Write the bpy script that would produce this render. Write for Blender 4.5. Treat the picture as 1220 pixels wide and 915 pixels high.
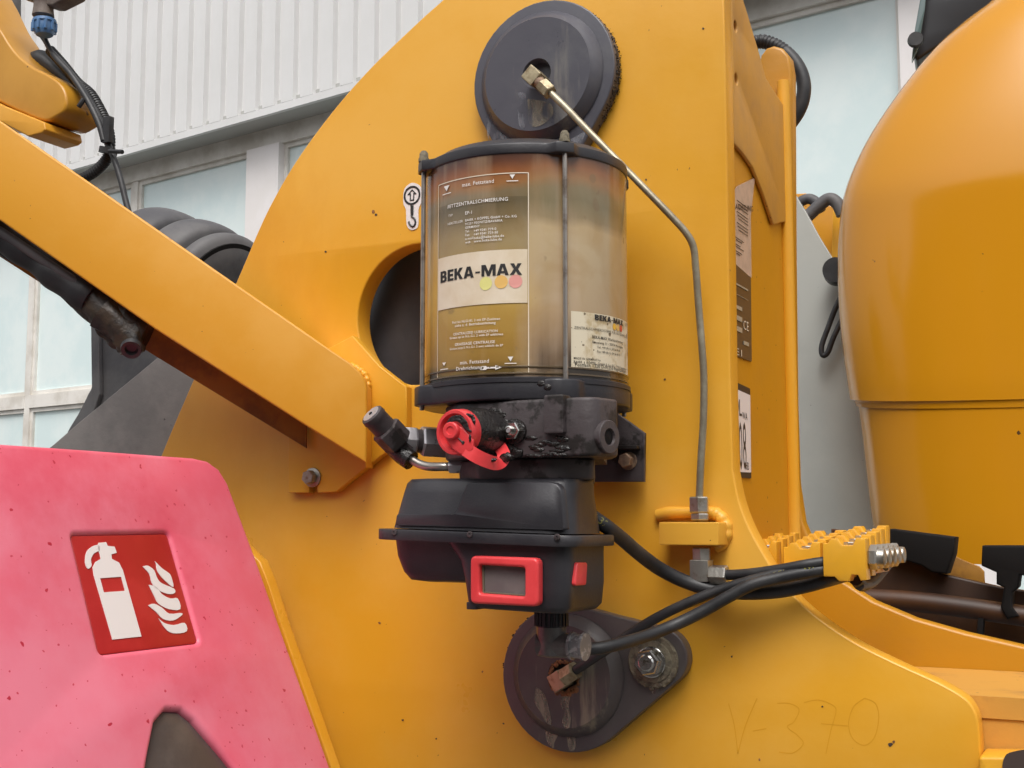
import bpy, bmesh, math, random
from math import sin, cos, atan2, radians, sqrt, pi
from mathutils import Vector as V, Matrix
random.seed(7)
S = bpy.context.scene
for o in list(bpy.data.objects): bpy.data.objects.remove(o)
COL = S.collection

# ---------------- camera ----------------
F = 1500.0; YAW = radians(27); PIT = math.atan(163/1500.0); DIST = 1.40
FW = V((-sin(YAW)*cos(PIT), cos(YAW)*cos(PIT), sin(PIT)))
RT = V((cos(YAW), sin(YAW), 0)); UP = RT.cross(FW)
CAM = V((0, 0, 1.6)) - FW*DIST
cd = bpy.data.cameras.new('camera'); cam = bpy.data.objects.new('camera', cd); COL.objects.link(cam)
cd.sensor_width = 36; cd.lens = 36*F/1220; cd.clip_start = .02; cd.clip_end = 500
R = Matrix((RT, UP, -FW)).transposed().to_4x4(); R.translation = CAM; cam.matrix_world = R
S.camera = cam
# ---------------- sky, sun, exposure ----------------
W = bpy.data.worlds.new('World'); S.world = W; W.use_nodes = True
nt = W.node_tree; bg = nt.nodes['Background']; sky = nt.nodes.new('ShaderNodeTexSky'); sky.sky_type = 'NISHITA'
SUN_EL = 58; SUN_AZ = 160     # azimuth from +Y clockwise
sky.sun_disc = False; sky.sun_elevation = radians(SUN_EL); sky.sun_rotation = radians(SUN_AZ)
sky.air_density = 1.0; sky.dust_density = 6.0; sky.ozone_density = 1.0
hs = nt.nodes.new('ShaderNodeHueSaturation'); hs.inputs['Saturation'].default_value = .18
nt.links.new(sky.outputs[0], hs.inputs['Color']); nt.links.new(hs.outputs[0], bg.inputs[0]); bg.inputs[1].default_value = .15
sl = bpy.data.lights.new('sun', 'SUN'); sl.energy = .9; sl.angle = radians(30); sl.color = (1, .95, .88)
so = bpy.data.objects.new('sun', sl); COL.objects.link(so)
sd = V((sin(radians(SUN_AZ))*cos(radians(SUN_EL)), cos(radians(SUN_AZ))*cos(radians(SUN_EL)), sin(radians(SUN_EL))))
so.rotation_euler = sd.to_track_quat('Z', 'Y').to_euler(); so.location = (0, 0, 10)
S.view_settings.view_transform = 'Standard'; S.view_settings.look = 'None'; S.view_settings.gamma = 1
S.view_settings.exposure = 0.34
S.render.engine = 'CYCLES'

# ---------------- pixel -> place ----------------
def ray(px, py): return FW + RT*((px-610)/F) + UP*((457.5-py)/F)
def PL(px, py, p, n):
    d = ray(px, py); n = V(n); return CAM + d*((V(p)-CAM).dot(n)/d.dot(n))
def P(px, py, Y=0.0): return PL(px, py, (0, Y, 0), (0, 1, 0))
def PX(px, py, X): return PL(px, py, (X, 0, 0), (1, 0, 0))

# ---------------- materials ----------------
def mk(name, col, rough=.5, metal=0, col2=None, vs=6, va=(.4, .65), bump=0, bs=200, spots=None, coat=0, spec=.5,
       layer2=None, rvar=0, stretch=None, sss=0):
    m = bpy.data.materials.new(name); m.use_nodes = True; n = m.node_tree.nodes; L = m.node_tree.links
    b = n['Principled BSDF']; tc = n.new('ShaderNodeTexCoord'); co = tc.outputs['Object']
    b.inputs['Roughness'].default_value = rough; b.inputs['Metallic'].default_value = metal
    b.inputs['Coat Weight'].default_value = coat; b.inputs['Coat Roughness'].default_value = .08
    b.inputs['Specular IOR Level'].default_value = spec
    def noise(scale, det=6, off=0, st=None):
        mp = n.new('ShaderNodeMapping'); mp.inputs['Location'].default_value = (off, off*1.7, off*.3)
        if st: mp.inputs['Scale'].default_value = st
        L.new(co, mp.inputs[0]); t = n.new('ShaderNodeTexNoise'); t.inputs['Scale'].default_value = scale
        t.inputs['Detail'].default_value = det; t.inputs['Roughness'].default_value = .62
        L.new(mp.outputs[0], t.inputs['Vector']); return t.outputs['Fac']
    def ramp(src, a, bb):
        r = n.new('ShaderNodeMapRange'); r.inputs[1].default_value = a; r.inputs[2].default_value = bb; r.interpolation_type = 'SMOOTHSTEP'
        L.new(src, r.inputs[0]); return r.outputs[0]
    def mix(fac, c1, c2):
        x = n.new('ShaderNodeMix'); x.data_type = 'RGBA'; L.new(fac, x.inputs[0])
        for i, c in ((6, c1), (7, c2)):
            if isinstance(c, tuple): x.inputs[i].default_value = (*c, 1)
            else: L.new(c, x.inputs[i])
        return x.outputs[2]
    cur = tuple(col)
    if col2: cur = mix(ramp(noise(vs, st=stretch), *va), cur, tuple(col2))
    if layer2:
        c, s, a, st = layer2; cur = mix(ramp(noise(s, 8, 3.3, st), *a), cur, tuple(c))
    if spots:
        for c, s, r in (spots if isinstance(spots, list) else [spots]):
            t = n.new('ShaderNodeTexVoronoi'); t.inputs['Scale'].default_value = s; t.inputs['Randomness'].default_value = 1
            dn = n.new('ShaderNodeTexNoise'); dn.inputs['Scale'].default_value = s*2.5; L.new(co, dn.inputs['Vector'])
            ad = n.new('ShaderNodeVectorMath'); ad.operation = 'MULTIPLY_ADD'; L.new(dn.outputs['Color'], ad.inputs[0])
            ad.inputs[1].default_value = (.5/s,)*3; L.new(co, ad.inputs[2]); L.new(ad.outputs[0], t.inputs['Vector'])
            # cell size varies from cell to cell
            sp = n.new('ShaderNodeSeparateColor'); L.new(t.outputs['Color'], sp.inputs[0])
            pw = n.new('ShaderNodeMath'); pw.operation = 'POWER'; L.new(sp.outputs[0], pw.inputs[0]); pw.inputs[1].default_value = 4
            ml = n.new('ShaderNodeMath'); ml.operation = 'MULTIPLY'; L.new(pw.outputs[0], ml.inputs[0]); ml.inputs[1].default_value = r
            lt = n.new('ShaderNodeMath'); lt.operation = 'LESS_THAN'; L.new(t.outputs['Distance'], lt.inputs[0]); L.new(ml.outputs[0], lt.inputs[1])
            cur = mix(lt.outputs[0], cur, tuple(c))
    if isinstance(cur, tuple): b.inputs['Base Color'].default_value = (*cur, 1)
    else: L.new(cur, b.inputs['Base Color'])
    if rvar:
        r = n.new('ShaderNodeMapRange'); r.inputs[3].default_value = rough-rvar; r.inputs[4].default_value = rough+rvar
        r.inputs[1].default_value = .3; r.inputs[2].default_value = .7
        L.new(noise(vs*1.6, 5, 9.1), r.inputs[0]); L.new(r.outputs[0], b.inputs['Roughness'])
    if bump:
        bp = n.new('ShaderNodeBump'); bp.inputs['Strength'].default_value = bump; bp.inputs['Distance'].default_value = .002
        L.new(noise(bs, 4, 5.5), bp.inputs['Height']); L.new(bp.outputs[0], b.inputs['Normal'])
    if sss:
        b.inputs['Subsurface Weight'].default_value = sss; b.inputs['Subsurface Radius'].default_value = (.02, .01, .005); b.inputs['Subsurface Scale'].default_value = .3
    return m
M = {}
M['yellow'] = mk('faded_yellow_paint', (.72, .345, .020), .36, col2=(.75, .385, .045), vs=4, bump=.10, bs=70, rvar=.09,
    layer2=((.62, .275, .012), 3.4, (.50, .80), (1, 1, .45)),
    spots=[((.16, .07, .02), 70, .055), ((.42, .19, .03), 32, .06)])
M['yellow_b'] = mk('beam_yellow_paint', (.68, .312, .022), .42, col2=(.71, .345, .042), vs=9, bump=.08, bs=80,
    spots=[((.2, .09, .03), 75, .07), ((.50, .22, .04), 48, .10)])
M['yellow_w'] = mk('saturated_yellow_paint', (.58, .255, .008), .36, col2=(.54, .24, .015), vs=8, va=(.45, .7), bump=.1, bs=120,
    spots=[((.1, .05, .02), 60, .09), ((.3, .13, .04), 40, .1)])  # darker, more saturated yellow for web, bracket and distributor core
M['yellow_rear'] = mk('shaded_yellow_paint', (.48, .215, .008), .36, col2=(.45, .205, .015), vs=8, va=(.45, .7), bump=.1, bs=120, spots=((.2, .09, .03), 60, .08))  # rear plate yellow with the shade of its trough put into the colour
M['yellow_pad'] = mk('speckled_yellow_paint', (.62, .31, .045), .5, col2=(.50, .26, .07), vs=10, va=(.4, .7), bump=.15, bs=120,
    spots=[((.12, .06, .02), 260, .26), ((.2, .09, .02), 90, .07)])
M['yellow_rust'] = mk('inner_yellow_paint', (.58, .29, .05), .55, col2=(.38, .18, .05), vs=14, va=(.52, .75), bump=.15, bs=160,
    spots=[((.12, .05, .02), 80, .14)])
M['yellow_bright'] = mk('fresh_yellow_paint', (.76, .375, .022), .35, col2=(.70, .35, .03), vs=20, bump=.05, bs=150)
M['yellow_hood'] = mk('glossy_yellow_paint', (.61, .262, .008), .17, col2=(.62, .26, .010), vs=3, coat=.15, bump=.012, bs=30, spots=((.1, .05, .02), 22, .07))
M['channel'] = mk('shaded_channel_paint', (.33, .145, .012), .6, col2=(.20, .085, .012), vs=16, va=(.45, .65), bump=.15, bs=120)  # yellow darkened to brown, painting in the shade inside the beam
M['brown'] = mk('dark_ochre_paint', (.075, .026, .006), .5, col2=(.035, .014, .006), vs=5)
M['pinblack'] = mk('slate_black_paint', (.080, .078, .094), .34, col2=(.10, .098, .11), vs=18, va=(.5, .7), rvar=.09, bump=.08, bs=120,
    layer2=((.17, .16, .15), 26, (.60, .72), (1, 1, .14)))
M['pinbrown'] = mk('brown_black_paint', (.078, .064, .066), .38, col2=(.10, .085, .08), vs=14, rvar=.08, bump=.1, bs=140,
    layer2=((.24, .20, .15), 26, (.60, .70), (1, 1, .12)))
M['blackplastic'] = mk('black_plastic', (.022, .021, .026), .40, col2=(.034, .032, .036), vs=14, rvar=.07, bump=.10, bs=420, layer2=((.06, .055, .05), 30, (.6, .85), (1, 1, .5)))
M['cast'] = mk('greasy_brown_casting', (.060, .048, .050), .50, col2=(.016, .012, .011), vs=24, va=(.53, .60), rvar=.16, bump=.3, bs=120)
M['grease'] = mk('black_grease', (.010, .008, .008), .22, col2=(.02, .016, .014), vs=60, bump=1.0, bs=180, rvar=.1)
M['rubber'] = mk('black_rubber', (.018, .018, .020), .48, col2=(.034, .033, .034), vs=30, bump=.08, bs=300)
M['dustrubber'] = mk('dusty_rubber', (.068, .066, .072), .6, col2=(.12, .115, .115), vs=7, bump=.3, bs=50)
M['steelplate'] = mk('dark_grey_plate', (.145, .135, .13), .65, col2=(.20, .185, .175), vs=12, bump=.2, bs=120, spots=((.08, .07, .07), 90, .16))
M['steel'] = mk('zinc_steel', (.42, .40, .36), .38, .85, col2=(.25, .21, .15), vs=60, va=(.5, .7), bump=.2, bs=300)
M['dirtysteel'] = mk('yellowed_zinc', (.44, .37, .24), .45, .7, col2=(.26, .19, .11), vs=80, va=(.45, .65), bump=.25, bs=300)
M['paleadapter'] = mk('grey_zinc', (.50, .48, .50), .33, .55, col2=(.14, .12, .12), vs=90, va=(.58, .68), bump=.2, bs=300)
M['tube'] = mk('tarnished_tube', (.30, .26, .19), .42, .6, col2=(.42, .38, .28), vs=50, bump=.1, bs=200)
M['rod'] = mk('tie_rod_steel', (.40, .37, .34), .32, .8, col2=(.20, .16, .13), vs=50, va=(.45, .7))
M['chrome'] = mk('bright_bolt', (.62, .61, .58), .2, 1, col2=(.3, .27, .2), vs=140, va=(.52, .65), bump=.08, bs=200)
M['gunk'] = mk('crusty_grime', (.20, .17, .115), .8, col2=(.09, .075, .055), vs=120, bump=.8, bs=220)
M['rustbolt'] = mk('rusty_bolt', (.20, .13, .09), .6, .4, col2=(.30, .2, .13), vs=120, bump=.4, bs=260)
M['rust'] = mk('rust', (.30, .13, .05), .8, col2=(.12, .05, .025), vs=90, bump=.5, bs=300)
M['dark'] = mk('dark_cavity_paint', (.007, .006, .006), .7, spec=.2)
M['cyl'] = mk('charcoal_cylinder', (.075, .070, .075), .5, col2=(.06, .055, .06), vs=20)
M['red'] = mk('coral_plastic', (.74, .060, .065), .32, col2=(.66, .045, .05), vs=30, bump=.04, bs=300)
M['white_print'] = mk('white_print', (.78, .74, .70), .5)
M['cream_print'] = mk('cream_print', (.72, .62, .48), .5)
M['black_print'] = mk('black_print', (.02, .018, .018), .5)
M['label'] = mk('cream_label', (.74, .64, .50), .5, col2=(.66, .54, .38), vs=18)
M['dirtlabel'] = mk('stained_label', (.72, .64, .48), .5, col2=(.50, .38, .20), vs=42, va=(.5, .68), spots=((.2, .15, .09), 160, .3))
M['dot_yellow'] = mk('dot_yellow', (.72, .68, .24), .5); M['dot_orange'] = mk('dot_orange', (.76, .46, .13), .5); M['dot_pink'] = mk('dot_pink', (.74, .32, .28), .5)
M['dot_red'] = mk('dot_red', (.62, .08, .04), .5); M['dot_gold'] = mk('dot_gold', (.78, .45, .05), .5)
M['screen'] = mk('clouded_display', (.135, .115, .115), .28, col2=(.17, .15, .145), vs=30, coat=.3)
M['signred'] = mk('sign_red', (.42, .018, .018), .38, col2=(.50, .03, .028), vs=14, coat=.1)
M['signwhite'] = mk('sign_white', (.80, .74, .72), .45)
M['redbox'] = mk('sun_bleached_red_plastic', (.78, .125, .19), .42, col2=(.82, .22, .30), vs=4.5, va=(.35, .65), bump=.05, bs=140,
    layer2=((.70, .065, .12), 3.3, (.52, .75), None),
    spots=[((.52, .02, .05), 60, .16), ((.58, .04, .08), 150, .22)])
M['rededge'] = mk('unbleached_red_plastic', (.70, .03, .09), .38)
M['window_dark'] = mk('smoked_window', (.075, .06, .055), .35, col2=(.11, .09, .08), vs=20, coat=.3)
M['greypanel'] = mk('glossy_grey_panel', (.44, .45, .42), .14, col2=(.40, .41, .385), vs=5, coat=.4, spots=((.05, .04, .04), 40, .1))
M['frame'] = mk('cream_window_frame', (.76, .73, .68), .5, col2=(.60, .56, .5), vs=3)
M['post'] = mk('pale_window_post', (.84, .80, .79), .5, col2=(.80, .76, .74), vs=3)
M['glass'] = mk('frosted_blue_glass', (.68, .80, .80), .22, col2=(.76, .85, .84), vs=1.3, va=(.42,.58), coat=.5)
M['clad'] = mk('pale_metal_cladding', (.70, .695, .69), .45, col2=(.66, .655, .645), vs=1.5)
M['soffit'] = mk('grey_soffit', (.42, .42, .40), .6)
M['concrete'] = mk('yard_asphalt', (.105, .10, .095), .85, col2=(.08, .078, .074), vs=.8, bump=.2, bs=30)
M['blue'] = mk('blue_connector', (.07, .17, .36), .4, col2=(.12, .22, .38), vs=60)
M['sensor'] = mk('dusty_brown_plastic', (.20, .165, .14), .65, col2=(.13, .10, .085), vs=40, bump=.3, bs=200)
M['cab'] = mk('cab_black', (.03, .03, .033), .3); M['cabglass'] = mk('tinted_cab_glass', (.10, .15, .15), .06, coat=.8)
M['scratch'] = mk('marker_trace', (.69, .325, .018), .34)
M['hosetext'] = mk('yellow_hose_print', (.30, .27, .06), .5)
M['chip'] = mk('bare_primer', (.055, .035, .028), .7)
# reservoir wall: stained plastic, colour runs with the height of the grease behind it
def reservoir_mat(z0, z1, cx, cy):
    m = bpy.data.materials.new('yellowed_reservoir_plastic'); m.use_nodes = True; n = m.node_tree.nodes; L = m.node_tree.links
    b = n['Principled BSDF']; g = n.new('ShaderNodeNewGeometry'); sep = n.new('ShaderNodeSeparateXYZ'); L.new(g.outputs['Position'], sep.inputs[0])
    nz = n.new('ShaderNodeTexNoise'); nz.inputs['Scale'].default_value = 9; nz.inputs['Detail'].default_value = 5
    mp = n.new('ShaderNodeMapping'); mp.inputs['Scale'].default_value = (1, 1, .8); L.new(g.outputs['Position'], mp.inputs[0]); L.new(mp.outputs[0], nz.inputs['Vector'])
    mr = n.new('ShaderNodeMapRange'); mr.inputs[1].default_value = z0; mr.inputs[2].default_value = z1; L.new(sep.outputs[2], mr.inputs[0])
    ma = n.new('ShaderNodeMath'); ma.operation = 'MULTIPLY_ADD'; L.new(nz.outputs['Fac'], ma.inputs[0]); ma.inputs[1].default_value = .17; L.new(mr.outputs[0], ma.inputs[2])
    sb = n.new('ShaderNodeMath'); sb.operation = 'SUBTRACT'; L.new(ma.outputs[0], sb.inputs[0]); sb.inputs[1].default_value = .085
    def cr(stops):
        r = n.new('ShaderNodeValToRGB'); L.new(sb.outputs[0], r.inputs[0]); e = r.color_ramp.elements
        while len(e) > 1: e.remove(e[0])
        e[0].position, e[0].color = stops[0][0], (*stops[0][1], 1)
        for p, c in stops[1:]:
            x = e.new(p); x.color = (*c, 1)
        return r.outputs[0]
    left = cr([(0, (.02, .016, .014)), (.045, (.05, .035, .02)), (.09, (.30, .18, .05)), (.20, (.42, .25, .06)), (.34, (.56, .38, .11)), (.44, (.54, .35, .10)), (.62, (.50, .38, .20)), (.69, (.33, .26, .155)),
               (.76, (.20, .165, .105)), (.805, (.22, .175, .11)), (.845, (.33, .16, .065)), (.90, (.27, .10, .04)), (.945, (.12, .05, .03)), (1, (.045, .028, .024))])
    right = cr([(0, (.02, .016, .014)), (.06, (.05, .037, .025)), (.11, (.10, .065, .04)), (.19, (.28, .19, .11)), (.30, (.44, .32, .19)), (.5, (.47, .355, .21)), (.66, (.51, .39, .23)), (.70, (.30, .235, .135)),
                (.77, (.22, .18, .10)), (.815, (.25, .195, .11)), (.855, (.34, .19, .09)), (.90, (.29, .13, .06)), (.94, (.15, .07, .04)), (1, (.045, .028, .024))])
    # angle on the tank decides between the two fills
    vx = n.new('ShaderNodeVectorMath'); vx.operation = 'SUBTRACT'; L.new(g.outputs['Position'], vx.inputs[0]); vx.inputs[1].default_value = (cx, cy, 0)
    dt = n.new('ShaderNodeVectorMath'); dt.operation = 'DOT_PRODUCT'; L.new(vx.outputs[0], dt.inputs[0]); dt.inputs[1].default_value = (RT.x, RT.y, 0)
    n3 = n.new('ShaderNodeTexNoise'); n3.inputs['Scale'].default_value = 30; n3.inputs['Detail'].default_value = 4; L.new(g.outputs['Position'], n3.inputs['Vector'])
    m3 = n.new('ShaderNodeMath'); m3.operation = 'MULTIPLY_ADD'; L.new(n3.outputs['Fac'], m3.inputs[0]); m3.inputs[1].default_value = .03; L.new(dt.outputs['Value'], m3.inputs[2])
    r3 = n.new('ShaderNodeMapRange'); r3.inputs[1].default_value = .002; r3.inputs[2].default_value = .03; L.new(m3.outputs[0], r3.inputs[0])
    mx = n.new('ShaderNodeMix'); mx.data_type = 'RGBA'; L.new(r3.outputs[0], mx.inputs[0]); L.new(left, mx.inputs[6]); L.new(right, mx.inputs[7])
    # dried droplets and smears
    vo = n.new('ShaderNodeTexVoronoi'); vo.inputs['Scale'].default_value = 75; ad = n.new('ShaderNodeVectorMath'); ad.operation = 'MULTIPLY_ADD'
    L.new(n3.outputs['Color'], ad.inputs[0]); ad.inputs[1].default_value = (.02, .02, .02); L.new(g.outputs['Position'], ad.inputs[2]); L.new(ad.outputs[0], vo.inputs['Vector'])
    sc = n.new('ShaderNodeSeparateColor'); L.new(vo.outputs['Color'], sc.inputs[0]); pw = n.new('ShaderNodeMath'); pw.operation = 'POWER'; L.new(sc.outputs[0], pw.inputs[0]); pw.inputs[1].default_value = 5
    su = n.new('ShaderNodeMath'); su.operation = 'MULTIPLY'; L.new(pw.outputs[0], su.inputs[0]); su.inputs[1].default_value = .42
    df = n.new('ShaderNodeMath'); df.operation = 'SUBTRACT'; L.new(su.outputs[0], df.inputs[0]); L.new(vo.outputs['Distance'], df.inputs[1])
    sm = n.new('ShaderNodeMapRange'); sm.inputs[1].default_value = 0; sm.inputs[2].default_value = .12; sm.inputs[4].default_value = .55; L.new(df.outputs[0], sm.inputs[0])
    m2 = n.new('ShaderNodeMix'); m2.data_type = 'RGBA'; L.new(sm.outputs[0], m2.inputs[0]); L.new(mx.outputs[2], m2.inputs[6]); m2.inputs[7].default_value = (.22, .15, .08, 1)
    st = n.new('ShaderNodeTexNoise'); st.inputs['Scale'].default_value = 22; st.inputs['Detail'].default_value = 8; mp2 = n.new('ShaderNodeMapping'); mp2.inputs['Scale'].default_value = (1.4, 1.4, .16)
    L.new(g.outputs['Position'], mp2.inputs[0]); L.new(mp2.outputs[0], st.inputs['Vector']); rs = n.new('ShaderNodeMapRange'); rs.inputs[1].default_value = .5; rs.inputs[2].default_value = .8; rs.inputs[4].default_value = .7; L.new(st.outputs['Fac'], rs.inputs[0])
    m4 = n.new('ShaderNodeMix'); m4.data_type = 'RGBA'; L.new(rs.outputs[0], m4.inputs[0]); L.new(m2.outputs[2], m4.inputs[6]); m4.inputs[7].default_value = (.55, .41, .29, 1)
    n5 = n.new('ShaderNodeTexNoise'); n5.inputs['Scale'].default_value = 17; n5.inputs['Detail'].default_value = 7; n5.inputs['Distortion'].default_value = .8; L.new(g.outputs['Position'], n5.inputs['Vector'])
    r5 = n.new('ShaderNodeMapRange'); r5.inputs[1].default_value = .42; r5.inputs[2].default_value = .68; r5.inputs[4].default_value = .6; L.new(n5.outputs['Fac'], r5.inputs[0])
    m5 = n.new('ShaderNodeMix'); m5.data_type = 'RGBA'; m5.blend_type = 'MULTIPLY'; L.new(r5.outputs[0], m5.inputs[0]); L.new(m4.outputs[2], m5.inputs[6]); m5.inputs[7].default_value = (.80, .66, .42, 1)
    L.new(m5.outputs[2], b.inputs['Base Color']); b.inputs['Roughness'].default_value = .20; b.inputs['Coat Weight'].default_value = .15; b.inputs['Coat Roughness'].default_value = .12
    return m

# ---------------- object helpers ----------------
def tag(o, label=None, cat=None, group=None, kind=None):
    if label: o['label'] = label
    if cat: o['category'] = cat
    if group: o['group'] = group
    if kind: o['kind'] = kind
    return o
def thing(name, loc, label, cat, group=None):
    o = bpy.data.objects.new(name, None); o.empty_display_size = .02; COL.objects.link(o); o.location = loc
    return tag(o, label, cat, group)
def wloc(o):
    v = V((0, 0, 0))
    while o: v += o.location; o = o.parent
    return v
def mesh_obj(name, verts, faces, mat, parent=None, smooth=40, mats=None, fm=None):
    off = wloc(parent) if parent else V((0, 0, 0))
    me = bpy.data.meshes.new(name); me.from_pydata([tuple(V(v)-off) for v in verts], [], faces); me.update()
    bm = bmesh.new(); bm.from_mesh(me); bmesh.ops.recalc_face_normals(bm, faces=bm.faces); bm.to_mesh(me); bm.free()
    for m in (mats or [mat]): me.materials.append(M[m] if isinstance(m, str) else m)
    if fm: me.polygons.foreach_set('material_index', fm)
    if smooth:
        me.polygons.foreach_set('use_smooth', [True]*len(me.polygons))
        me.set_sharp_from_angle(angle=radians(smooth))
    o = bpy.data.objects.new(name, me); COL.objects.link(o); o.parent = parent; return o
class MB:
    def __init__(s): s.v = []; s.f = []
    def add(s, vf):
        k = len(s.v); s.v += [V(a) for a in vf[0]]; s.f += [tuple(i+k for i in f) for f in vf[1]]; return s
    def build(s, name, mat, parent=None, smooth=40): return mesh_obj(name, s.v, s.f, mat, parent, smooth)
XZ = (V((0, 0, 0)), V((1, 0, 0)), V((0, 0, 1)), V((0, -1, 0)))      # n toward the camera side
def frame(o, ux, uy): ux = V(ux).normalized(); uy = V(uy).normalized(); return (V(o), ux, uy, ux.cross(uy))
def area(p): return .5*sum(p[i][0]*p[(i+1) % len(p)][1]-p[(i+1) % len(p)][0]*p[i][1] for i in range(len(p)))
def slab(poly, d0, d1, fr=XZ, holes=(), bev=0, res=2):
    """solid plate from a 2-D outline, d along the frame normal; the outline is the outer edge"""
    c = bpy.data.curves.new('t', 'CURVE'); c.dimensions = '2D'; c.fill_mode = 'BOTH'
    for k, p in enumerate([poly]+list(holes)):
        p = list(p)
        if (area(p) > 0) != (k == 0): p.reverse()
        s = c.splines.new('POLY'); s.points.add(len(p)-1); s.use_cyclic_u = True
        for i, q in enumerate(p): s.points[i].co = (q[0], q[1], 0, 1)
    h = (d1-d0)/2; c.extrude = max(h-bev, 1e-5); c.bevel_depth = bev; c.bevel_resolution = res; c.offset = -bev
    o = bpy.data.objects.new('t', c); COL.objects.link(o); dg = bpy.context.evaluated_depsgraph_get(); dg.update()
    me = bpy.data.meshes.new_from_object(o.evaluated_get(dg)); 
    bm = bmesh.new(); bm.from_mesh(me); bmesh.ops.remove_doubles(bm, verts=bm.verts, dist=1e-6)
    O, ux, uy, n = fr; mid = (d0+d1)/2
    vs = [O+ux*v.co.x+uy*v.co.y+n*(v.co.z+mid) for v in bm.verts]; bm.verts.index_update(); fs = [tuple(v.index for v in f.verts) for f in bm.faces]
    bm.free(); bpy.data.objects.remove(o); bpy.data.curves.remove(c); bpy.data.meshes.remove(me)
    return vs, fs
def rnd(poly, r, seg=6):
    """round the corners of a polygon; r a number or list"""
    out = []; n = len(poly)
    for i in range(n):
        p = V((poly[i][0], poly[i][1])); a = V((poly[i-1][0], poly[i-1][1])); b = V((poly[(i+1) % n][0], poly[(i+1) % n][1])); rr = r[i] if isinstance(r, (list, tuple)) else r
        if rr <= 0: out.append(tuple(p)); continue
        u = (a-p).normalized(); w = (b-p).normalized(); ang = u.angle(w); t = min(rr/math.tan(ang/2), (a-p).length*.48, (b-p).length*.48)
        if ang > radians(176): out.append(tuple(p)); continue
        A = p+u*t; B = p+w*t
        for k in range(seg+1):
            s = k/seg; q = A*(1-s)**2+p*2*s*(1-s)+B*s*s; out.append(tuple(q))
    return out
def circ(cx, cy, rx, ry=None, n=48, a0=0): ry = ry or rx; return [(cx+rx*cos(a0+2*pi*i/n), cy+ry*sin(a0+2*pi*i/n)) for i in range(n)]
def crom(pts, sub=8, closed=False):
    out = []; n = len(pts); pts = [V(p) for p in pts]
    for i in range(n if closed else n-1):
        g = (lambda j: pts[j % n]) if closed else (lambda j: pts[max(0, min(n-1, j))])
        a, b, c, d = g(i-1), g(i), g(i+1), g(i+2)
        for k in range(sub):
            t = k/sub; out.append(.5*((2*b)+(c-a)*t+(2*a-5*b+4*c-d)*t*t+(3*b-a-3*c+d)*t**3))
    if not closed: out.append(pts[-1])
    return out
def crom2(pts, sub=8): return [(p.x, p.y) for p in crom([V((a, b, 0)) for a, b in pts], sub)]
def tube(pts, r, seg=14, sub=8, cap=True, smooth=True):
    pts = crom(pts, sub) if smooth else [V(p) for p in pts]; n = len(pts); vs = []; fs = []
    t = (pts[1]-pts[0]).normalized(); up = V((0, 0, 1)) if abs(t.z) < .9 else V((1, 0, 0)); a = t.cross(up).normalized()
    L = 0
    for i, p in enumerate(pts):
        t = (pts[min(n-1, i+1)]-pts[max(0, i-1)]).normalized(); a = (a-t*a.dot(t)).normalized(); b = t.cross(a)
        if i: L += (p-pts[i-1]).length
        rr = r(L) if callable(r) else r
        for k in range(seg): an = 2*pi*k/seg; vs.append(p+a*(rr*cos(an))+b*(rr*sin(an)))
    for i in range(n-1):
        for k in range(seg): fs.append((i*seg+k, i*seg+(k+1) % seg, (i+1)*seg+(k+1) % seg, (i+1)*seg+k))
    if cap: fs += [tuple(range(seg))[::-1], tuple(range((n-1)*seg, n*seg))]
    return vs, fs
def lathe(prof, o, ax, seg=32, a0=0, cap=True):
    """prof: (distance along axis, radius) pairs"""
    ax = V(ax).normalized(); up = V((0, 0, 1)) if abs(ax.z) < .9 else V((1, 0, 0)); a = ax.cross(up).normalized(); b = ax.cross(a); vs = []; fs = []; n = len(prof)
    for h, r in prof:
        for k in range(seg): an = a0+2*pi*k/seg; vs.append(V(o)+ax*h+a*(r*cos(an))+b*(r*sin(an)))
    for i in range(n-1):
        for k in range(seg): fs.append((i*seg+k, i*seg+(k+1) % seg, (i+1)*seg+(k+1) % seg, (i+1)*seg+k))
    if cap: fs += [tuple(range(seg))[::-1], tuple(range((n-1)*seg, n*seg))]
    return vs, fs
def hexn(o, ax, r, L, a0=0): c = r*.12; return lathe([(0, r*.9), (c, r), (L-c, r), (L, r*.9)], o, ax, 6, a0)
def loft(rings, cap=True):
    n = len(rings[0]); vs = [V(p) for r in rings for p in r]; fs = []
    for i in range(len(rings)-1):
        for k in range(n): fs.append((i*n+k, i*n+(k+1) % n, (i+1)*n+(k+1) % n, (i+1)*n+k))
    if cap: fs += [tuple(range(n))[::-1], tuple(range((len(rings)-1)*n, len(rings)*n))]
    return vs, fs
def box(x0, x1, y0, y1, z0, z1, b=0):
    if b: return slab(rnd([(x0, z0), (x1, z0), (x1, z1), (x0, z1)], b, 3), -y1, -y0, XZ, bev=b*.7, res=1)
    v = [(x, y, z) for x in (x0, x1) for y in (y0, y1) for z in (z0, z1)]
    return [V(a) for a in v], [(0, 1, 3, 2), (4, 6, 7, 5), (0, 4, 5, 1), (2, 3, 7, 6), (0, 2, 6, 4), (1, 5, 7, 3)]
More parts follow.
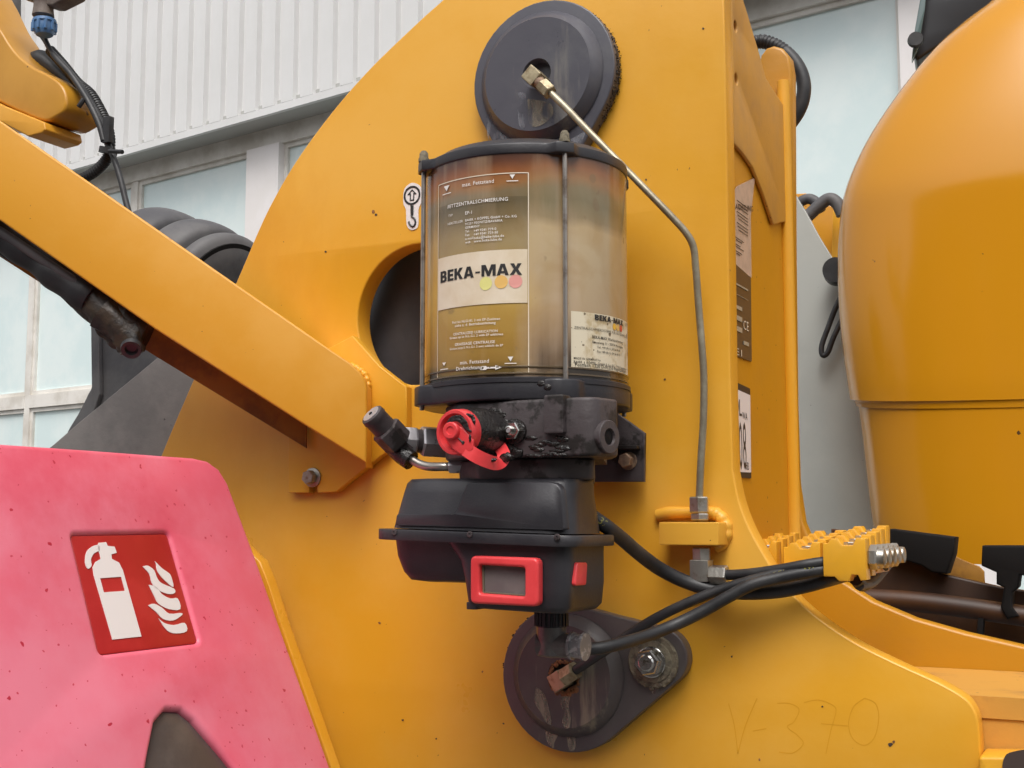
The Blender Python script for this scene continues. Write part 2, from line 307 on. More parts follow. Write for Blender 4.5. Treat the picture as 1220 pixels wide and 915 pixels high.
def text2d(body, bold=0, res=2):
    c = bpy.data.curves.new('t', 'FONT'); c.body = body; c.size = 1; c.offset = min(bold, .008); c.space_character = 1.08; c.resolution_u = res; c.fill_mode = 'FRONT'
    o = bpy.data.objects.new('t', c); COL.objects.link(o); dg = bpy.context.evaluated_depsgraph_get(); dg.update()
    me = bpy.data.meshes.new_from_object(o.evaluated_get(dg)); vs = [(v.co.x, v.co.y) for v in me.vertices]; fs = [tuple(p.vertices) for p in me.polygons]
    bpy.data.objects.remove(o); bpy.data.curves.remove(c); bpy.data.meshes.remove(me)
    x0 = min(v[0] for v in vs); w = max(v[0] for v in vs)-x0
    return [((x-x0)/w, y/w) for x, y in vs], fs       # width 1
def pp(pxs, Y=0.0):
    out = []
    for a, b in pxs: q = P(a, b, Y); out.append((q.x, q.z))
    return out

# ================= THE SETTING =================
v, f = [(-60, -60, 0), (60, -60, 0), (60, 90, 0), (-60, 90, 0)], [(0, 1, 2, 3)]
tag(mesh_obj('ground', v, f, 'concrete', smooth=0), kind='structure')
# ---- building behind: frosted window ribbon under ribbed metal cladding
hd = atan2(FW.y, FW.x); rec = V((cos(hd+radians(53)), sin(hd+radians(53)), 0)); E1 = -rec; NB = V((-rec.y, rec.x, 0))
if NB.dot(FW) > 0: NB = -NB
BP0 = CAM + FW*8
def BW(s, z, off=0): return V((BP0.x, BP0.y, 0)) + E1*s + NB*off + V((0, 0, z))
def bbox(s0, s1, z0, z1, o0, o1):
    vs = [BW(s, z, o) for s in (s0, s1) for o in (o0, o1) for z in (z0, z1)]
    return vs, [(0, 1, 3, 2), (4, 6, 7, 5), (0, 4, 5, 1), (2, 3, 7, 6), (0, 2, 6, 4), (1, 5, 7, 3)]
bld = thing('hall_building', BW(0, 0, 0), 'pale industrial hall with ribbed metal cladding above a band of frosted windows', 'building')
ZC = 4.40; OC = .22; ZT = 4.50
S0, S1 = -12.0, 9.0
MB().add(bbox(S0, S1, 0, .6, -.3, .06)).build('plinth', 'concrete', bld, 0)
MB().add(bbox(S0, S1, .6, 9, -.5, -.3)).build('wall', 'soffit', bld, 0)
MB().add(bbox(S0, S1, ZC+.03, ZC+.12, -.3, OC-.003)).build('soffit', 'soffit', bld, 0)
MB().add(bbox(S0, S1, ZC+.02, ZC+.075, OC, OC+.035)).build('drip_trim', 'clad', bld, 0)
pw_ = .2; pr = [(0, 0), (.004, -.045), (.052, -.045), (.075, 0), (.2, 0)]
me0 = None; ns = int((S1-S0)/pw_)
for k in range(ns):
    s = S0+k*pw_
    if me0 is None:
        vs = []; fs = []
        for i, (a, d) in enumerate(pr): vs += [E1*a+NB*d, E1*a+NB*d+V((0, 0, 4.5))]
        for i in range(len(pr)-1): fs.append((2*i, 2*i+2, 2*i+3, 2*i+1))
        n0 = len(vs); vs += [E1*.0-NB*.06, E1*.2-NB*.06]; 
        o = mesh_obj('cladding_panel', vs[:n0], fs, 'clad', bld, 0)
        for vv in o.data.vertices: vv.co += wloc(bld)
        me0 = o.data
    else:
        o = bpy.data.objects.new('cladding_panel', me0); COL.objects.link(o); o.parent = bld
    o.location = BW(s, ZC+.08, OC+.03)-wloc(bld)
# window band
Z0, Z1 = .6, ZC
MB().add(bbox(S0, S1, Z1-.11, Z1+.03, -.1, .0)).build('window_head', 'frame', bld, 0)
posts = [(-7.65, -7.29), (-2.54, -2.18), (2.57, 2.95), (7.6, 8.0)]
muls = [-10.6, -9.1, -6.95, -5.46, -3.99, -.55, .95, 4.45, 5.95]
for a, b in posts: MB().add(bbox(a, b, Z0, Z1-.112, -.1, .03)).build('window_post', 'post', bld, 0)
for a in muls: MB().add(bbox(a-.04, a+.04, Z0, Z1-.112, -.1, -.012)).build('mullion', 'frame', bld, 0)
edges = sorted([S0]+[x for p in posts for x in p]+[x for m_ in muls for x in (m_-.04, m_+.04)]+[S1])
edges = [S0]+sorted([x for p in posts for x in p]+[x for m_ in muls for x in (m_-.04, m_+.04)])+[S1]
for i in range(0, len(edges)-1, 2):
    a, b = edges[i], edges[i+1]
    for z0, z1 in ((Z0, 2.45), (2.57, Z1-.11)):
        fm = MB(); w = .035
        for q in ((a, a+w, z0, z1), (b-w, b, z0, z1), (a+w, b-w, z0, z0+w), (a+w, b-w, z1-w, z1)): fm.add(bbox(*q, -.08, -.03))
        wf = fm.build('window', 'frame', bld, 0)
        MB().add(bbox(a+w, b-w, z0+w, z1-w, -.07, -.055)).build('pane', 'glass', wf, 0)
    MB().add(bbox(a, b, 2.452, 2.568, -.09, -.008)).build('transom', 'frame', bld, 0)

# unseen dark hall, added behind the camera to dim front light and darken reflections
def hallbox(x0, x1, y0, y1, z0, z1): return box(x0, x1, y0, y1, z0, z1)
oh = thing('added_hall', (0, -11, 0), 'unseen long dark brown hall added behind the camera to darken light and hood reflections', 'building')
MB().add(hallbox(-9, 24, -19, -11, 0, 6.4)).build('wall', mk('dark_brown_brick_wall', (.10, .07, .05), .8, col2=(.06, .045, .035), vs=1.5), oh, 0)
MB().add(hallbox(-9.4, 24.4, -19.4, -10.6, 6.4, 6.8)).build('roof', mk('dark_roof', (.05, .045, .04), .7), oh, 0)
for k in range(8): MB().add(hallbox(-6+k*3.7, -3.6+k*3.7, -10.998, -10.9, 1.2, 3.4)).build('window', mk('dim_window', (.06, .07, .08), .1), oh, 0)

# ================= THE WHEEL LOADER =================
LO = V((.1, .1, 0))
ld = thing('wheel_loader', LO, 'yellow wheel loader front frame with a tall curved side plate and round opening', 'construction machine')
top = [(527, 0), (483, 40), (440, 82), (402, 125), (366, 172), (341, 210), (319, 250), (303, 285), (289, 318), (262, 380), (228, 457), (192, 542), (150, 650), (110, 800), (90, 960)]
rgt = [(1170, 960), (1168, 880)]
cur = crom2([(1166, 862), (1162, 848), (1150, 832), (1120, 814), (1070, 791), (1020, 766), (978, 738), (946, 710), (925, 684), (907, 655), (891, 625), (880, 595), (873, 560)], 4)
rt_ = [(870, 450), (867, 240), (864, 60), (861, -60)]
out0 = pp(crom2([(600, -60)]+top, 4)+rgt+cur+rt_)
hc = P(486, 375); hl = P(426, 375); hole_r = (P(486, 458).z-P(486, 291).z)*-.5
hole_r = abs(hole_r); hcx = P(426, 375).x+hole_r; hole = circ(hcx, P(486, 375).z, hole_r, n=72)
MB().add(slab(out0, -.028, 0, XZ, [hole], bev=.0022)).build('side_plate', 'yellow', ld)
# rear plate
YR = .25
out1 = [(700, 960), (640, 300), (760, 120), (880, 95), (903, 90), (906, 66), (913, 57), (922, 54), (932, 57), (940, 66), (943, 84), (944, 300), (946, 480), (949, 575), (956, 622), (970, 655), (1000, 690), (1040, 716), (1090, 737), (1150, 754), (1220, 770), (1300, 786), (1300, 960)]
MB().add(slab(pp(out1, YR), -YR-.025, -YR, XZ, bev=.004)).build('rear_plate', 'yellow_rear', ld)
# web between the plates (carries the stickers)
XW = P(866, 300).x-.004
def web(pxs): 
    o = []
    for a, b in pxs: q = PX(a, b, XW); o.append((q.y, q.z))
    return o
FWEB = (V((XW, 0, 0)), V((0, 1, 0)), V((0, 0, 1)), V((1, 0, 0)))
zt = [(0.029, P(866, -60).z), (.05, PX(878, -20, XW).z)]
up_ = web([(884, 10), (893, 40), (902, 70), (908, 92)])
wy1 = YR-.0005
bot = P(880, 640, .1).z
MB().add(slab([(.029, bot-.12), (wy1, bot-.12), (wy1, PX(908, 100, XW).z)]+up_[::-1]+[zt[1], zt[0]], -.014, 0, FWEB, bev=.0)).build('web_plate', 'yellow_w', ld)
# thick pad with the arched lower edge; its holes are dark drilled bosses
pad = web([(870, 172), (880, 183), (892, 200), (905, 232), (917, 268)])
padp = pad+[(wy1-.001, PX(917, 250, XW).z), (wy1-.001, PX(908, 104, XW).z)]+[(a, b-.002) for a, b in up_[::-1]]+[(zt[1][0], zt[1][1]-.002), (.030, zt[0][1]-.002), (.030, pad[0][1]+.01)]
dh = []
for a, b in ((884, 30), (885, 93)):
    q = PX(a, b, XW+.012); dh.append(circ(q.y, q.z, .0065, n=16))
MB().add(slab(padp, .0005, .0050, FWEB, dh, bev=.0015)).build('pad', 'yellow_pad', ld)
q0 = PX(921, 100, XW); 
MB().add(tube([(XW+.004, YR-.006, PX(921, 88, XW).z), (XW+.004, YR-.006, bot-.1)], .008, 12, 2, smooth=False)).build('weld_seam', 'yellow', ld)
# floor of the box and the lower face
zf = P(1150, 797, YR).z
MB().add(box(.05, .9, .029, YR-.001, zf-.02, zf)).build('floor_plate', 'yellow_rust', ld)
MB().add(box(.40, .9, .031, .05, zf-.35, zf-.0205, 0)).build('lower_face', 'yellow_rust', ld)
q = P(1172, 893, .02); q2 = P(1290, 893, .02)
MB().add(slab(rnd([(q.x, q.z-.2), (q2.x, q.z-.2), (q2.x, q.z+.006), (q.x, q.z)], .004), -.028, .02, XZ, bev=.003)).build('stop_block', 'yellow_bright', ld)
MB().add(slab(crom2(pp([(1198, 960), (1197, 915), (1200, 897), (1210, 891), (1240, 887), (1300, 886), (1300, 960)], .0), 3), .0205, .0215, XZ)).build('worn_patch', 'chip', ld)
# top web behind, closes the box on the left
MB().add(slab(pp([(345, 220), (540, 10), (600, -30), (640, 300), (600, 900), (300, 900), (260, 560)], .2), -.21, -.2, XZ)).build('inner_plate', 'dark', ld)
# faint handwriting left on the plate
def ink(strokes, name, r=.0009):
    mb = MB()
    for st in strokes:
        pts = crom([P(a, b, -.0001) for a, b in st], 5)
        vs = []; fs = []
        for i, p_ in enumerate(pts):
            t = (pts[min(len(pts)-1, i+1)]-pts[max(0, i-1)]).normalized(); s_ = t.cross(V((0, 1, 0))).normalized()*r
            vs += [p_+s_, p_-s_]
            if i: fs.append((2*i-2, 2*i-1, 2*i+1, 2*i))
        mb.add((vs, fs))
    return mb.build(name, 'scratch', ld, 0)
ink([[(868, 838), (875, 865), (879, 898)], [(879, 898), (888, 865), (902, 832)], [(897, 871), (913, 868)],
     [(926, 838), (940, 838), (952, 845), (946, 860), (938, 866), (950, 876), (957, 886), (945, 897), (928, 896)],
     [(958, 837), (975, 834), (992, 840), (996, 848), (990, 870), (984, 898)], [(978, 862), (1010, 865)],
     [(1030, 832), (1017, 842), (1011, 862), (1016, 880), (1030, 888), (1042, 878), (1047, 855), (1043, 838), (1030, 832)]], 'handwriting', .0005)
# ---- stickers
def flat(poly, d, th, fr): return slab(poly, d, d+th, fr)
hk = pp([(481, 232), (483, 224), (491, 218), (500, 221), (504, 230), (502, 242), (499, 250), (499, 265), (497, 272), (490, 274), (485, 268), (484, 250), (481, 243)])
hs_ = MB().add(slab(crom2([*hk, hk[0]], 3)[:-1], .0003, .0009)).build('hook_sticker', 'signwhite', ld, 0)
c0 = P(491.5, 233); rr = .0115
mb = MB().add(slab(circ(c0.x, c0.z, rr*1.0, n=32), .0010, .0014, XZ, [circ(c0.x, c0.z, rr*.80, n=32)]))
def ar(pts, w, mb, z=.0010):
    pass
a_ = [(0, .0075), (.0065, .001), (.003, .001), (.003, -.0065), (-.003, -.0065), (-.003, .001), (-.0065, .001)]
ai = [(0, .0053), (.0035, .0023), (.0016, .0023), (.0016, -.0052), (-.0016, -.0052), (-.0016, .0023), (-.0035, .0023)]
mb.add(slab([(c0.x+x, c0.z+z) for x, z in a_], .0010, .0014, XZ, [[(c0.x+x, c0.z+z) for x, z in ai]]))
hk2 = [(491.5, 246), (491.5, 255), (490, 257), (494, 261), (495, 266), (492, 270), (488, 267), (487, 264)]
mb.add(tube([P(a, b, -.0012) for a, b in hk2], .0012, 6, 4)); mb.add(slab(pp([(489.6, 245), (493.4, 245), (493.2, 256), (489.8, 256)]), .001, .0014))
mb.build('hook_symbol', 'black_print', hs_, 0)
def wslab(pxs, d, th, r=0): p_ = web(pxs); return slab(rnd(p_, r) if r else p_, d, d+th, FWEB)
st1 = MB().add(wslab([(873, 228), (877, 222), (898, 212), (895, 240), (893, 258), (894, 331), (873, 316)], .0008, .0006)).build('faded_sticker', mk('faded_pink_sticker', (.60, .42, .30), .6, col2=(.50, .35, .25), vs=60), ld, 0)
st1['label'] = 'sun faded sticker with a curled top corner'
def wtext(body, pxa, pya, pxb, mat, par, d=.0018, bold=0, h=None, name='lettering'):
    A = PX(pxa, pya, XW+d); B = PX(pxb, pya, XW+d); w = B.y-A.y; vs, fs = text2d(body, bold); ys = [y for _, y in vs]; k = w if h is None else h/max(ys)
    return mesh_obj(name, [(XW+d, A.y+x*w, A.z+y*k) for x, y in vs], fs, mat, par, 0)
def wlines(rows, name, mat, par, d=.0018):
    mb = MB()
    for a, b, c_, d_ in rows:
        A = PX(a, b, XW+d); B = PX(c_, d_, XW+d); mb.add(box(XW+d, XW+d+.0002, A.y, B.y, min(A.z, B.z), max(A.z, B.z)))
    return mb.build(name, mat, par, 0)
lt = wtext('ACHTUNG', 876, 236, 897, 'black_print', st1, h=.006, bold=.015)
for v_ in lt.data.vertices: v_.co.z += (v_.co.y-lt.data.vertices[0].co.y)*.18
mb = MB()
for i in range(9):
    yy = 238+i*4.4; A = PX(878+(i % 3), yy, XW+.0018); B = PX(891, yy, XW+.0018); mb.add(box(XW+.0018, XW+.002, A.y, B.y, A.z-.0007, A.z))
for i in range(6):
    yy = 281+i*4; A = PX(875+(i % 2)*2, yy, XW+.0018); B = PX(886-(i % 3)*2, yy, XW+.0018); mb.add(box(XW+.0018, XW+.002, A.y, B.y, A.z-.0007, A.z))
mb.build('fine_print', 'black_print', st1, 0)
st2 = MB().add(wslab([(874, 314), (893, 331), (894, 431), (875, 424)], .0008, .0008, .002)).build('type_plate', mk('type_plate_black', (.06, .05, .045), .35, .2), ld, 0)
mb = MB()
for y0, y1, xa, xb in ((338, 345, 875, 891), (349, 358, 875, 891), (363, 371, 877, 884), (375, 384, 877, 884), (388, 397, 877, 884), (406, 413, 886, 892)):
    A = PX(xa, y0, XW+.002); B = PX(xb, y1, XW+.002); mb.add(box(XW+.002, XW+.0024, A.y, B.y, B.z, A.z))
mb.build('plate_field', mk('plate_field', (.40, .34, .24), .5), st2, 0)
wtext('CE', 886, 392, 892, 'cream_print', st2, .0022, h=.010)
wtext('E1', 877, 422, 884, 'cream_print', st2, .0022, h=.007)
st3 = MB().add(wslab([(868, 452), (892, 463), (893.5, 570), (869, 568)], .0008, .0008, .002)).build('noise_label', 'black_print', ld, 0)
MB().add(wslab([(869, 461), (891.5, 471), (892.5, 563), (869, 562)], .0018, .0004, .001)).build('label_field', 'signwhite', st3, 0)
wtext('L', 881, 495, 884, 'black_print', st3, .0024, h=.017, bold=.01)
wtext('WA', 884.5, 499, 890.5, 'black_print', st3, .0024, h=.0075, bold=.01)
for ch_, a_x, b_x in (('1', 874, 877), ('0', 881.3, 885.0), ('8', 885.9, 889.7)): wtext(ch_, a_x, 559, b_x, 'black_print', st3, .0024, h=.050)
wtext('dB', 889, 559.5, 892.2, 'black_print', st3, .0024, h=.008, bold=.01)
mb = MB(); q = PX(872, 483, XW)
mb.add(slab(circ(q.y, q.z, .016, n=28), .0024, .0026, FWEB, [circ(q.y, q.z, .014, n=28)])); mb.build('symbol_ring', 'black_print', st3, 0)
# ---- small welded bracket block on the side plate with its weld bead
q0 = P(785, 622, -.035); q1 = P(856, 650, -.035)
MB().add(box(q0.x, q1.x, -.035, -.0003, q1.z, q0.z, .0015)).build('bulkhead_block', 'yellow', ld)
qb = [P(784, 614), P(800, 611), P(830, 611), P(852, 612), P(862, 620), P(866, 632), P(862, 645), P(853, 652)]
mb = MB(); pts = crom([V((p_.x, -.002, p_.z)) for p_ in qb], 10)
mb.add(tube(pts, lambda L: .0060+(.0012*abs(sin(L*330+.8*sin(L*90))) if L > .062 else .0004*sin(L*130)), 12, smooth=False))
mb.build('weld_bead', 'yellow', ld)

# ---- gusset and lift cylinder seen behind / through the frame
g = pp([(20, 562), (62, 531), (92, 505), (190, 424), (215, 402), (300, 350), (300, 640), (20, 640)], .06)
tag(MB().add(slab(g, -.075, -.06, XZ, bev=.0015)).build('gusset_plate', 'steelplate'), 'dark grey speckled steel plate sloping up behind the beam above the red box', 'steel plate')
cy0 = P(520, 600, .12); 
tag(MB().add(lathe([(-.6, .07), (.6, .07)], (P(500, 375, .12).x, .125, P(500, 375, .12).z), (.35, 0, 1), 48)).build('hydraulic_cylinder', 'cyl'), 'charcoal hydraulic cylinder seen through the round opening in the yellow plate', 'hydraulic cylinder')
# ---- yellow mudguard edge behind the red box
mg = [(292, 630), (301, 650), (311, 660), (320, 668), (330, 692), (346, 742), (372, 815), (412, 930), (380, 930), (330, 780), (292, 690)]
tag(MB().add(slab(pp(mg, -.035), .0355, .052, XZ, bev=.002)).build('guard_edge', 'yellow'), 'narrow yellow steel edge running down beside the red box', 'steel strip')

# ---- beam
bm_ = thing('support_beam', P(436, 552, -.06), 'long yellow channel beam sloping down from upper left to a bolted foot plate', 'beam')
def PBx(px, py, base, k): 
    # plane whose Y falls toward the left: the beam swings out toward the viewer
    pt = V((P(436, 500, base).x, base, 0)); n = V((k, 1, 0)); return PL(px, py, pt, (-k, 1, 0))
KB = .45; YB = -.055; BD = .075
frb = (V((P(436, 500, YB).x, YB, 0)), V((1, KB, 0)).normalized(), V((0, 0, 1)), V((1, KB, 0)).normalized().cross(V((0, 0, 1))))
def bpl(pxs, fr):
    o = []
    for a, b in pxs: q = PL(a, b, fr[0], fr[3]); o.append(((q-fr[0]).dot(fr[1]), (q-fr[0]).dot(fr[2])))
    return o
fo = bpl([(-60, 102), (60, 185), (118, 225), (250, 317), (390, 414), (417, 432), (430, 444), (436.5, 458), (437, 490), (436.5, 552), (364, 507), (183, 391), (12, 271), (-60, 220)], frb)
MB().add(slab(fo, -.006, 0, frb, bev=.0024, res=3)).build('beam_face', 'yellow_b', bm_)
# top flange going back to the plate: strip following the upper edge
te = bpl([(-60, 104), (118, 227), (250, 319), (390, 416), (416, 434), (428, 446), (434.5, 459), (435, 551)], frb)
tw = [frb[0]+frb[1]*x+frb[2]*z for x, z in te]; vs = []; fs = []
for i, p_ in enumerate(tw):
    for dz in (0, -.005): vs += [p_-frb[3]*.004+V((0, 0, dz)), p_-frb[3]*BD+V((0, 0, dz))]
    if i:
        a, b = 4*(i-1), 4*i
        fs += [(a, a+1, b+1, b), (a+2, b+2, b+3, a+3), (a+1, a+3, b+3, b+1)]
mesh_obj('top_flange', vs, fs, 'yellow_b', bm_)
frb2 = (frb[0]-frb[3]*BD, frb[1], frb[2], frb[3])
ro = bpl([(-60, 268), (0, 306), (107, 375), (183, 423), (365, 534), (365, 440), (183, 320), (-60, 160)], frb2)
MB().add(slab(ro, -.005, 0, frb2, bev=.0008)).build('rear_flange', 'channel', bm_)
fp = [(343, 510), (343, 587), (368, 587), (368.5, 577), (366.5, 570), (370, 563), (376, 563), (379, 570), (377.5, 577), (378, 587), (400, 586), (437, 556), (464, 535), (467, 522), (484, 512), (484, 461), (452, 436), (420, 400), (343, 440)]
MB().add(slab(pp(fp, -.012), .0003, .012, XZ, bev=.0012)).build('foot_plate', 'yellow', bm_)
wp = [(418, 436), (427, 440), (435, 447), (439, 458), (439.5, 470), (439, 500), (438.5, 545)]
MB().add(tube([P(a, b, -.016) for a, b in wp], lambda L: .0045-.0022*min(1, L/.05)+.0006*sin(L*900), 10, 10)).build('weld_bead', 'yellow', bm_)
def bolt(px, py, Y, r, h, mat, par, ax=(0, -1, 0), washer=1.35, wm=None, a0=.3):
    c = P(px, py, Y); mb = MB(); b = hexn(c+V(ax)*(.0024 if washer else 0), ax, r, h, a0); mb.add(b); mb.add(lathe([(.0024+h, r*.3), (.0024+h+.0003, .0001)], c, ax, 12))
    o = mb.build('bolt', mat, par, 20)
    if washer: MB().add(lathe([(0, r*washer), (.002, r*washer), (.0025, r*washer*.94)], c, ax, 28)).build('washer', wm or mat, o)
    return o
bolt(373, 569, -.0125, .0085, .010, 'steel', bm_)
# ---- torn rubber / cable bundle inside the channel
cb = thing('cable_bundle', P(150, 380, -.03), 'dirty black cables and torn rubber wrap tucked under the sloping beam', 'cable bundle')
def PC(a, b, k=.5, d=0): q = PL(a, b, frb[0]-frb[3]*(BD*k), frb[3]); return q
MB().add(tube([PC(a, b) for a, b in [(-60, 244), (0, 281), (40, 309), (80, 335), (112, 356)]], lambda L: .019+.003*sin(L*40)+.0015*sin(L*131), 14, 8)).build('cable', 'rubber', cb)
MB().add(tube([PC(a, b, .75) for a, b in [(-60, 262), (0, 297), (35, 318), (60, 335), (88, 352)]], lambda L: .006+.001*sin(L*90), 10, 6)).build('cable', 'grease', cb)
MB().add(tube([PC(a, b, .3) for a, b in [(-60, 240), (0, 276), (60, 316), (100, 342)]], lambda L: .006, 10, 6)).build('cable', 'dustrubber', cb)
TS = mk('grimy_brown_rubber', (.05, .035, .022), .4, col2=(.012, .010, .010), vs=30, bump=.6, bs=120)
def rag(pts, k, w, nm, mt):
    c_ = crom([PC(a, b, k) for a, b in pts], 8); rows = []; vd = FW
    for i, p_ in enumerate(c_):
        t = (c_[min(len(c_)-1, i+1)]-c_[max(0, i-1)]).normalized(); sd_ = t.cross(frb[3]).normalized(); ww = w(i/(len(c_)-1)); ring = []
        for q in range(14):
            an = 2*pi*q/14; fold = 1+.10*sin(3*an+i*.35)+.05*sin(5*an-i*.4)
            ring.append(p_+sd_*(ww*fold*cos(an))+frb[3]*(ww*.62*fold*sin(an)))
        rows.append(ring)
    return MB().add(loft(rows)).build(nm, mt, cb, 50)
rag([(92, 345), (112, 360), (132, 374), (150, 386), (176, 398)], .45, lambda t: .018+.016*t-.012*max(0, t-.75)*4, 'rubber_wrap', TS)
rag([(122, 372), (140, 386), (151, 400), (156, 414), (157, 421)], .3, lambda t: .020-.006*t, 'torn_sleeve', TS)
MB().add(lathe([(0, .0125), (.006, .0115), (.005, .0075), (-.002, .006)], PC(157, 414, .1), (.45, -.6, -.6), 20)).build('sleeve_mouth', 'rubber', cb)
MB().add(tube([PC(48, 322, .9), PC(60, 333, .9), PC(74, 340, .9), PC(88, 350, .9)], .0013, 8, 4)).build('thin_wire', 'gunk', cb)

# ================= GREASE PUMP =================
TX, TY, TR = P(626.5, 460, -.14).x, -.14, .1000
TZ0, TZ1 = 1.5751, 1.7866+.004
pump = thing('grease_pump', (TX, TY, TZ0-.19), 'central grease pump with brown clear reservoir, printed labels, black base and red framed display', 'grease pump')
tc_ = V((CAM.x-TX, CAM.y-TY, 0)).normalized(); TA = atan2(tc_.y, tc_.x)     # theta 0 faces the camera; + is to the right
def cyl(th, z, r=TR): return V((TX+r*cos(TA+th), TY+r*sin(TA+th), z))
def CY(px, py, r=TR):
    d = ray(px, py); o = CAM-V((TX, TY, 0)); a = d.x**2+d.y**2; b = 2*(o.x*d.x+o.y*d.y); c = o.x**2+o.y**2-r*r; D_ = max(b*b-4*a*c, 0)
    q = CAM+d*((-b-sqrt(D_))/(2*a)); th = atan2(q.y-TY, q.x-TX)-TA
    while th > pi: th -= 2*pi
    while th < -pi: th += 2*pi
    return th, q.z
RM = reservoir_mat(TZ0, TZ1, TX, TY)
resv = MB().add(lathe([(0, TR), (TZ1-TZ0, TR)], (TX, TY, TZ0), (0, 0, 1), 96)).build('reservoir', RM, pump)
mould = MB()
for dz in (.006, .012): mould.add(lathe([(-.001, TR+.0002), (-.0006, TR+.0009), (.0006, TR+.0009), (.001, TR+.0002)], (TX, TY, TZ0+dz), (0, 0, 1), 96, cap=False))
mould.build('foot_ring', mk('greasy_clear_ring', (.10, .07, .04), .2, coat=.5), resv)
def lugged(r, lug, lr, z0, z1, b, lugs=(20, -70, 110, 200)):
    pts = []
    for i in range(120):
        th = 2*pi*i/120; rr_ = r
        for L_ in lugs:
            d = (th-radians(L_)+pi) % (2*pi)-pi
            w = lr/r
            if abs(d) < w*1.5: t = max(0, 1-max(0, abs(d)-w*.8)/(w*.7)); rr_ = max(rr_, r+lug*t)
        pts.append((TX+rr_*cos(TA+th), TY+rr_*sin(TA+th)))
    fr = (V((0, 0, 0)), V((1, 0, 0)), V((0, 1, 0)), V((0, 0, 1)))
    return slab(pts, z0, z1, fr, bev=b)
MB().add(lugged(TR+.0012, .0085, .010, TZ1-.006, TZ1+.0045, .0015)).add(lathe([(0, TR-.004), (.008, TR-.012), (.012, TR*.6), (.013, .001)], (TX, TY, TZ1+.004), (0, 0, 1), 64)).build('lid', 'blackplastic', pump)
MB().add(lugged(TR+.0015, .009, .013, TZ0-.018, TZ0+.001, .002)).add(lathe([(0, TR+.0025), (.004, TR+.0025), (.005, TR+.0008)], (TX, TY, TZ0-.002), (0, 0, 1), 96)).build('base_flange', 'blackplastic', pump)
for a in (20, -70, 110, 200):
    q = cyl(radians(a), 0, TR+.0052); 
    rod = MB().add(lathe([(TZ0-.022, .0023), (TZ1+.008, .0023)], q, (0, 0, 1), 12)).build('tie_rod', 'rod', pump)
    MB().add(lathe([(TZ1+.0045, .0052), (TZ1+.008, .0052), (TZ1+.0085, .0045), (TZ1+.013, .0042), (TZ1+.0155, .0025)], q, (0, 0, 1), 12)).build('cap_nut', 'gunk', rod)
def cstrip(t0, t1, z0, z1, r, n=None):
    n = n or max(2, int(abs(t1-t0)/.04)+1); vs = []; fs = []
    for i in range(n+1):
        t = t0+(t1-t0)*i/n; vs += [cyl(t, z0, r), cyl(t, z1, r)]
        if i: fs.append((2*i-2, 2*i, 2*i+1, 2*i-1))
    return vs, fs
RL = TR+.0004
t0, zt0 = CY(523, 223.4); t1, zt1 = CY(629.5, 203.5); _, zb0 = CY(523, 450.4); _, zb1 = CY(628.5, 444.4)
ztp = (zt0+zt1)/2; zbt = (zb0+zb1)/2
def film(nm, col, al, z0, z1, dr):
    m = mk(nm, col, .25); m.node_tree.nodes['Principled BSDF'].inputs['Alpha'].default_value = al
    return MB().add(cstrip(t0, t1, z0, z1, TR+dr)).build('label_film', m, resv, 0)
lab = MB()
w = .0009
for z in (ztp, zbt): lab.add(cstrip(t0, t1, z-w/2, z+w/2, RL))
for t in (t0, t1): lab.add(cstrip(t-w/2/TR, t+w/2/TR, zbt, ztp, RL, 1))
lo = lab.build('clear_label', 'cream_print', pump, 0)
lo['label'] = 'clear label with white frame and German lettering'
_, wa = CY(627.5, 295.2); _, wa2 = CY(524.5, 310); _, wb = CY(627.5, 359.7); _, wb2 = CY(524.5, 371)
mb = MB(); n = 24; vs = []; fs = []
film('smoky_film', (.09, .075, .045), .20, (wa+wa2)/2, CY(523, 249)[1]*.5+CY(629, 232)[1]*.5, .0002); film('amber_film', (.50, .33, .08), .18, zbt, (wb+wb2)/2, .0002)
MB().add(cstrip(t0+.01, t1-.01, (wb+wb2)/2, (wa+wa2)/2, RL+.0002)).build('brand_band', 'label', lo, 0)
def ctext(rows, name, mat, par, dr=.0009, fix=None):
    mb = MB()
    for body, xa, xb, y, bold in rows:
        ta, z = CY(xa, y); tb, _ = CY(xb, y); w_ = (tb-ta)*TR; vs, fs = text2d(body, bold)
        mb.add(([cyl(ta+x*w_/TR, z+yy*w_, TR+dr) for x, yy in vs], fs))
    return mb.build(name, mat, par, 0)
